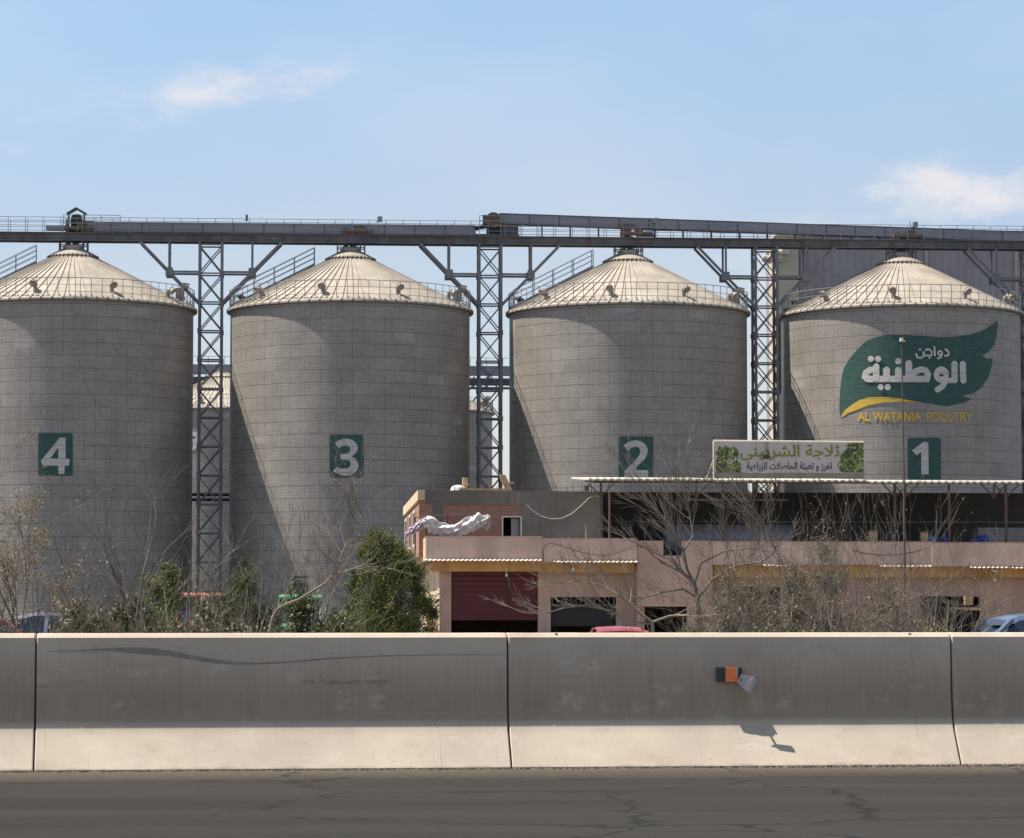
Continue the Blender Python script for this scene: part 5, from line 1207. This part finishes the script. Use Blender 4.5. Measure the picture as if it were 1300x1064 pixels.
# leaning sapling
t = Thing('leaning_sapling', 'leaning bare sapling with kinked pale trunk left of the green tree', 'tree', WORLD, (at(343, 800, 44).x, 44, ZG), PG)
mb = MB(); tips = []; pts = [at(x, y, 44) for x, y in ((338, 840), (343, 802), (346, 785), (352, 774), (364, 767), (380, 761), (398, 750), (414, 740), (422, 730), (430, 715), (437, 697), (446, 680), (454, 664), (461, 650))]; pts[0].z = ZG - .02
rng = random.Random(31); rad = [.03, .028, .027, .026, .025, .024, .022, .021, .018, .016, .013, .010, .007, .004]
for i in range(len(pts) - 1): mb.tube(pts[i], pts[i + 1], rad[i], rad[i + 1], 7, cap=False)
for i in range(6, 13):
    for k in range(3):
        a = pts[i].lerp(pts[i + 1], rng.random()); grow(mb, a, Vector((rng.gauss(.1, .5), rng.gauss(0, .4), rng.uniform(.5, 1.2))), rng.uniform(.35, .8), .008, 2, rng, tips, .4, .2, (3, 4))
grow(mb, pts[3], Vector((.2, 0, 1)), .75, .012, 2, rng, tips, .4, .15, (3, 4)); grow(mb, pts[8], Vector((1, .1, .35)), .9, .012, 2, rng, tips, .45, .1, (3, 5))
mb.build('trunk', M['bark'], t, smooth=True, fix=False)

# green bushes
def bush(label, x0, x1, Y, toppy, seed, lm='leaf_bush', n=6000, size=.055, twigs=True, narrow=.35, tw=1.0):
    a, b = at(x0, 800, Y), at(x1, 800, Y); top = at((x0 + x1) / 2, toppy, Y).z; rng = random.Random(seed); t = Thing('bush', label, 'bush', WORLD, ((a.x + b.x) / 2, Y, ZG), PG)
    cl = []
    W_ = b.x - a.x
    for k in range(int(26 + W_ * 22)):
        f = rng.random(); env = (math.sin(PI * min(.97, max(.03, f))) ** .45) * (.78 + .22 * math.sin(f * 17 + seed)) ; zt = ZG + (top - ZG) * env
        cl.append((Vector((a.x + W_ * f, Y + rng.gauss(0, .35), ZG + (zt - ZG) * (rng.random() ** .55))), rng.uniform(.09, .24)))
    mb = MB()
    for k in range(int(n * 1.25)):
        c, r = cl[rng.randrange(len(cl))]; v = Vector((rng.gauss(0, 1), rng.gauss(0, 1), rng.gauss(0, 1))) * r * .6; leaves(mb, [(c + v, Vector((0, 0, 1)))], 1, size * 1.45, rng, 0, narrow * 1.2)
    mb.build('leaves', M[lm], t, fix=False)
    mb = MB(); tips = []
    for k in range(int((4 + W_ * 2.2) * tw)):
        p = Vector((a.x + W_ * rng.uniform(.05, .95), Y + rng.gauss(0, .25), ZG - .02)); grow(mb, p, Vector((rng.gauss(0, .3), rng.gauss(0, .2), 1)), (top - ZG) * rng.uniform(.6, 1.0), .014, 2, rng, tips, .5, .15, (2, 4))
    mb.build('branches', M['twig'], t, smooth=True, fix=False)
bush('low green bush behind the dull grey blue car left of the left tower', 120, 212, 60, 728, 41, n=16000)
bush('bright green bush at the foot of silo 4 beside the left tower', 172, 245, 66, 712, 42, 'leaf_green', 11000)
bush('dull green grassy bush right of the left tower', 262, 352, 64, 716, 43, 'leaf_bush', 18000, .07, narrow=.18)
bush('low olive bush before the red pickup truck', 205, 320, 45, 762, 44, 'leaf_olive', 9000)
bush('low dark bush before the mint green pickup truck', 326, 460, 46, 752, 45, 'leaf_bush', 12000)
bush('low brown green bush in front of silo 4 at left', 62, 165, 46, 757, 46, 'leaf_olive', 8000)
bush('tall pale olive bush left of the right dark doorway, twigs rising above', 905, 1010, 52, 722, 47, 'leaf_olive', 15000, .042, narrow=.22, tw=2.2)
bush('tallest olive bush right of the centre with dense pale leaves', 985, 1100, 54, 690, 48, 'leaf_olive', 26000, .042, narrow=.22, tw=2.6)
bush('low olive bush under the arching bare tree', 862, 960, 48, 748, 49, 'leaf_olive', 12000, .042, narrow=.22, tw=3)
bush('thin dry olive bush between the tallest bush and tarpaulin heap', 1075, 1180, 50, 735, 50, 'leaf_olive', 8000, .042, narrow=.22, tw=3)
bush('low dark weeds before the tarpaulin heap', 1150, 1225, 46, 780, 51, 'leaf_dry', 2500, .04, tw=3)
# arching bare tree
def limb(mb, pix, Y, r0, r1, rng, tips, tw=3, tl=(.4, .9), up=.15, dx=0, dy=0.0, lv=2):
    pts = [at(x, y, Y + dy * i) for i, (x, y) in enumerate(pix)]; n = len(pts)
    for i in range(n - 1):
        mb.tube(pts[i], pts[i + 1], r0 + (r1 - r0) * i / (n - 1), r0 + (r1 - r0) * (i + 1) / (n - 1), 6, cap=False)
        if i:
            for k in range(tw):
                a = pts[i].lerp(pts[i + 1], rng.random()); d = (pts[i + 1] - pts[i]).normalized()
                grow(mb, a, d * .8 + Vector((rng.gauss(dx, .35), rng.gauss(0, .35), rng.uniform(-.1, .8))), rng.uniform(*tl), max(.0065, r1 * .9), lv, rng, tips, .4, up, (2, 4), .1)
t = Thing('bare_tree', 'wide arching bare tree with fans of pale twigs before the pink wall', 'tree', WORLD, (at(885, 820, 50).x, 50, ZG), PG)
mb = MB(); tips = []; rng = random.Random(77)
b0_ = [at(890, 850, 50)]; 
mb.tube(Vector((at(893, 800, 50).x, 50, ZG - .02)), at(886, 760, 50), .05, .04, 8, cap=False)
limb(mb, [(886, 760), (882, 742), (868, 728), (850, 718), (838, 713)], 50, .035, .022, rng, tips, 1)
limb(mb, [(882, 742), (872, 722), (868, 700), (858, 682), (846, 662), (830, 642), (812, 624)], 50, .026, .006, rng, tips, 5, (.5, 1.1), dx=-.3)
limb(mb, [(868, 700), (880, 680), (876, 655), (868, 630), (862, 612)], 50, .016, .005, rng, tips, 5, (.4, .9), dx=-.2)
limb(mb, [(868, 728), (850, 710), (828, 700), (806, 688), (784, 678)], 50, .018, .005, rng, tips, 3, (.3, .7), dx=-.3)
limb(mb, [(886, 760), (905, 735), (935, 718), (965, 714), (985, 700), (975, 672), (958, 648), (930, 628), (905, 612)], 50, .022, .005, rng, tips, 5, (.45, 1.0), dx=-.6, dy=-.1)
limb(mb, [(886, 760), (868, 748), (840, 752), (812, 760), (790, 752), (768, 735), (750, 728)], 50, .02, .005, rng, tips, 3, (.4, .8), dx=-.3)
limb(mb, [(882, 742), (890, 715), (920, 700), (950, 696), (990, 702), (1010, 720)], 50, .018, .006, rng, tips, 2, (.3, .7), dx=.1)
mb.build('trunk', M['bark'], t, smooth=True, fix=False)
t = Thing('bare_tree', 'low spreading bare tree fanning left across the dark window', 'tree', WORLD, (at(832, 820, 44).x, 44, ZG), PG)
mb = MB(); tips = []; rng = random.Random(78)
mb.tube(Vector((at(836, 800, 44).x, 44, ZG - .02)), at(828, 790, 44), .035, .028, 7, cap=False)
limb(mb, [(828, 790), (812, 778), (798, 765), (786, 752)], 44, .024, .018, rng, tips, 1, mat if False else (.2, .5))
limb(mb, [(828, 792), (800, 790), (775, 776), (745, 768), (715, 772), (690, 780), (665, 778)], 44, .018, .004, rng, tips, 4, (.3, .65), dx=-.2)
limb(mb, [(812, 778), (790, 758), (760, 742), (730, 738), (700, 742)], 44, .014, .004, rng, tips, 4, (.25, .6), dx=-.3)
limb(mb, [(828, 790), (850, 782), (880, 780), (905, 790)], 44, .02, .01, rng, tips, 4, (.25, .5))
mb.build('trunk', M['twig'], t, smooth=True, fix=False)
bare('tangled grey brown twiggy thicket beside the arching bare tree', 930, 49, 720, 71, .1, 9, .55, 3, (2, 4), .013, 'bark_dark', 500, 'leaf_olive', wide=.8)
bare('tangled grey brown twiggy thicket crossing before the lamp pole', 1110, 48, 712, 72, .0, 9, .55, 3, (2, 4), .013, 'bark', 500, 'leaf_olive', wide=.8)
bare('grey twiggy bare shrub rising above the tallest olive bush', 1035, 54, 648, 61, .0, 6, .28, 3, (2, 3), .018, 'bark', wide=.3, up=.3)
bare('bare shrub with long straight twigs below the number 1 silo', 1128, 50, 646, 62, -.15, 6, .26, 3, (2, 3), .018, 'bark', 150, 'leaf_olive', wide=.3, up=.3)
bare('low fanned bare shrub before the black tarpaulin heap', 1185, 47, 728, 63, .1, 8, .5, 3, (2, 3), .016, 'twig', wide=.8)
bare('forked pale bare shrub inside the tallest olive bush', 1060, 49, 690, 64, .1, 5, .5, 3, (2, 3), .03, 'bark', wide=.5)
bare('low fine bare shrub at right beside the blue car', 1238, 46, 752, 65, .3, 6, .5, 3, (2, 3), .012, 'twig', wide=.7)
bare('low tangled bare shrub before the shutter right pillar', 905, 44, 760, 66, -.2, 7, .6, 3, (2, 3), .014, 'bark_dark', wide=.9)
# tangle of undergrowth twigs along the barrier
for i, (px, lab) in enumerate(((40, 'tangled low brushwood at the left edge'), (110, 'tangled low brushwood before silo 4'), (200, 'tangled low brushwood left of the red pickup'), (300, 'tangled low brushwood right of the red pickup'), (400, 'tangled low brushwood before the mint green truck'), (970, 'tangled low brushwood before the right pink wall'), (1090, 'tangled low brushwood below the lamp pole'))):
    bare(lab, px, 41 + i % 3, 768, 80 + i, .0, 5, .7, 3, (2, 3), .010, 'twig' if i % 3 == 0 else 'bark_dark', 500, 'leaf_olive', name='brushwood', cat='brushwood', wide=1.0, up=.05)

# dense green tree
t = Thing('evergreen_tree', 'dense dark green bushy tree left of the pink building', 'tree', WORLD, (at(492, 800, 72).x, 72, ZG), PG)
rng = random.Random(91); c0 = at(492, 800, 72); mb = MB(); tips = []
for k in range(7): grow(mb, Vector((c0.x + rng.gauss(0, .06), 72 + rng.gauss(0, .06), ZG - .03)), Vector((rng.gauss(0, .22), rng.gauss(0, .25), 1)), 2.3 * rng.uniform(.7, 1), .04, 2, rng, tips, .5, .15, (3, 5))
mb.build('trunk', M['bark_dark'], t, smooth=True, fix=False)
outl = [(808, 438, 548), (800, 438, 550), (790, 438, 551), (778, 441, 549), (768, 444, 546), (755, 448, 541), (742, 452, 537), (730, 458, 532), (718, 463, 524), (706, 466, 514), (696, 466, 500), (688, 468, 486)]
mb = MB(); cl = []
for k in range(330):
    y, xa, xb = outl[rng.randrange(len(outl))]; y += rng.uniform(-6, 6); f = rng.random(); x = xa + (xb - xa) * f + rng.gauss(0, 3); hw = (xb - xa) / 2 / 53
    edge = math.sqrt(max(0, 1 - (2 * f - 1) ** 2)); dep = rng.uniform(-1, 1) * hw * edge; cl.append((at(x, y, 72 + dep), rng.uniform(.09, .22), Vector(((f - .5) * 1.6, dep, .9)).normalized()))
for k in range(30): x, y = [(448, 742), (452, 735), (470, 686), (474, 690), (500, 700), (545, 770), (550, 782), (505, 697), (460, 712)][k % 9]; cl.append((at(x + rng.gauss(0, 3), y + rng.gauss(0, 4), 72), .08, Vector((0, 0, 1))))
for k in range(58000):
    c, r, d = cl[rng.randrange(len(cl))]; v = Vector((rng.gauss(0, 1), rng.gauss(0, 1), rng.gauss(0, 1.2))) * r * .62; p = c + v
    if p.z < ZG + .05: continue
    leaves(mb, [(p, d)], 1, .058, rng, 0, .42)
mb.build('crown', M['leaf_green'], t, fix=False)

# ------------------------------------------------------------------ world, sun, camera
EL, AZ = R(62), R(3.0)             # sun high on the left, a touch behind the silo row
sd = Vector((-math.cos(EL) * math.cos(AZ), math.cos(EL) * math.sin(AZ), math.sin(EL)))
sun = bpy.data.lights.new('sun', 'SUN'); sun.energy = 5.0; sun.angle = R(.5); sun.color = (1, .915, .79)
so = bpy.data.objects.new('sun', sun); COL.objects.link(so); so.rotation_euler = sd.to_track_quat('Z', 'Y').to_euler(); so.location = (-60, 0, 120)
wd = bpy.data.worlds.new('World'); S.world = wd; wd.use_nodes = True; nt = wd.node_tree; N = nt.nodes; bg = N['Background']
sky = N.new('ShaderNodeTexSky'); sky.sky_type = 'NISHITA'; sky.sun_disc = False; sky.sun_elevation = EL; sky.sun_rotation = math.atan2(sd.x, sd.y)
sky.air_density = 1.0; sky.dust_density = .6; sky.ozone_density = 1.5; sky.altitude = 0
def wm(op, a, b=None):
    x = N.new('ShaderNodeMath'); x.operation = op
    for i, v in enumerate((a, b)):
        if v is None: continue
        if isinstance(v, (int, float)): x.inputs[i].default_value = v
        else: nt.links.new(v, x.inputs[i])
    return x.outputs[0]
def wr(v, a, b, lo=0.0, hi=1.0, smooth=True):
    x = N.new('ShaderNodeMapRange'); x.interpolation_type = 'SMOOTHSTEP' if smooth else 'LINEAR'
    for i, q in ((1, a), (2, b), (3, lo), (4, hi)): x.inputs[i].default_value = q
    nt.links.new(v, x.inputs[0]); return x.outputs[0]
tc = N.new('ShaderNodeTexCoord'); sx = N.new('ShaderNodeSeparateXYZ'); nt.links.new(tc.outputs['Generated'], sx.inputs[0])
az = wm('ARCTAN2', sx.outputs[0], sx.outputs[1]); el = wm('ARCSINE', sx.outputs[2])
cmb = N.new('ShaderNodeCombineXYZ'); nt.links.new(az, cmb.inputs[0]); nt.links.new(wm('MULTIPLY', el, 2.2), cmb.inputs[1])
nz = N.new('ShaderNodeTexNoise'); nz.inputs['Scale'].default_value = 26; nz.inputs['Detail'].default_value = 8; nz.inputs['Roughness'].default_value = .6; nt.links.new(cmb.outputs[0], nz.inputs['Vector'])
nz2 = N.new('ShaderNodeTexNoise'); nz2.inputs['Scale'].default_value = 5; nz2.inputs['Detail'].default_value = 4; nt.links.new(cmb.outputs[0], nz2.inputs['Vector'])
def cloud(px, py, wx, wy, tilt, lo, hi, amt):
    d = ray(px, py).normalized(); a0, e0 = math.atan2(d.x, d.y), math.asin(d.z); dx, dy = wm('SUBTRACT', az, a0), wm('SUBTRACT', el, e0); c, s_ = math.cos(tilt), math.sin(tilt)
    u = wm('DIVIDE', wm('ADD', wm('MULTIPLY', dx, c), wm('MULTIPLY', dy, s_)), wx / FPX); v = wm('DIVIDE', wm('SUBTRACT', wm('MULTIPLY', dy, c), wm('MULTIPLY', dx, s_)), wy / FPX)
    rr = wm('SQRT', wm('ADD', wm('MULTIPLY', u, u), wm('MULTIPLY', v, v))); f = wm('ADD', wm('SUBTRACT', 1.0, rr), wm('MULTIPLY', wm('SUBTRACT', nz.outputs['Fac'], .5), 3.4)); return wr(f, lo, hi, 0, amt)
masks = [cloud(268, 114, 190, 38, R(14), .0, 1.6, 1.0), cloud(170, 135, 150, 45, R(8), .0, 2.0, .6), cloud(1210, 232, 150, 52, R(-3), .05, 1.25, .9), cloud(1290, 240, 80, 50, 0, .05, 1.2, .5), cloud(1010, 345, 130, 80, 0, .0, 1.6, .6)]
veil = wr(nz2.outputs['Fac'], .35, .75, .04, .3)
def wmix(f, a, b, mode='MIX'):
    x = N.new('ShaderNodeMix'); x.data_type = 'RGBA'; x.blend_type = mode
    for i, v in ((0, f), (6, a), (7, b)):
        if isinstance(v, (int, float)): x.inputs[i].default_value = v
        elif isinstance(v, tuple): x.inputs[i].default_value = (*v, 1)
        else: nt.links.new(v, x.inputs[i])
    return x.outputs[2]
SKYK = 1.0
col = wmix(1.0, sky.outputs[0], wmix(wr(el, R(13), R(42)), wmix(wr(el, R(6.2), R(12)), (1.70, 1.55, 1.58), (1.76, 1.84, 1.86)), (1.0, 1.0, 1.0)), 'MULTIPLY')
CL = (10.2, 9.8, 10.0)
col = wmix(veil, col, CL)
for m in masks: col = wmix(m, col, CL)
nt.links.new(col, bg.inputs[0]); bg.inputs[1].default_value = .051
cam = bpy.data.cameras.new('camera'); co = bpy.data.objects.new('camera', cam); COL.objects.link(co); co.location = (0, 0, HC); co.rotation_euler = (PI / 2 + PITCH, 0, 0)
cam.sensor_width = 36; cam.lens = 36 * FPX / 1300; cam.clip_end = 8000; cam.clip_start = .1; S.camera = co
S.view_settings.view_transform = 'Standard'; S.view_settings.look = 'None'; S.view_settings.exposure = .75; S.view_settings.gamma = 1
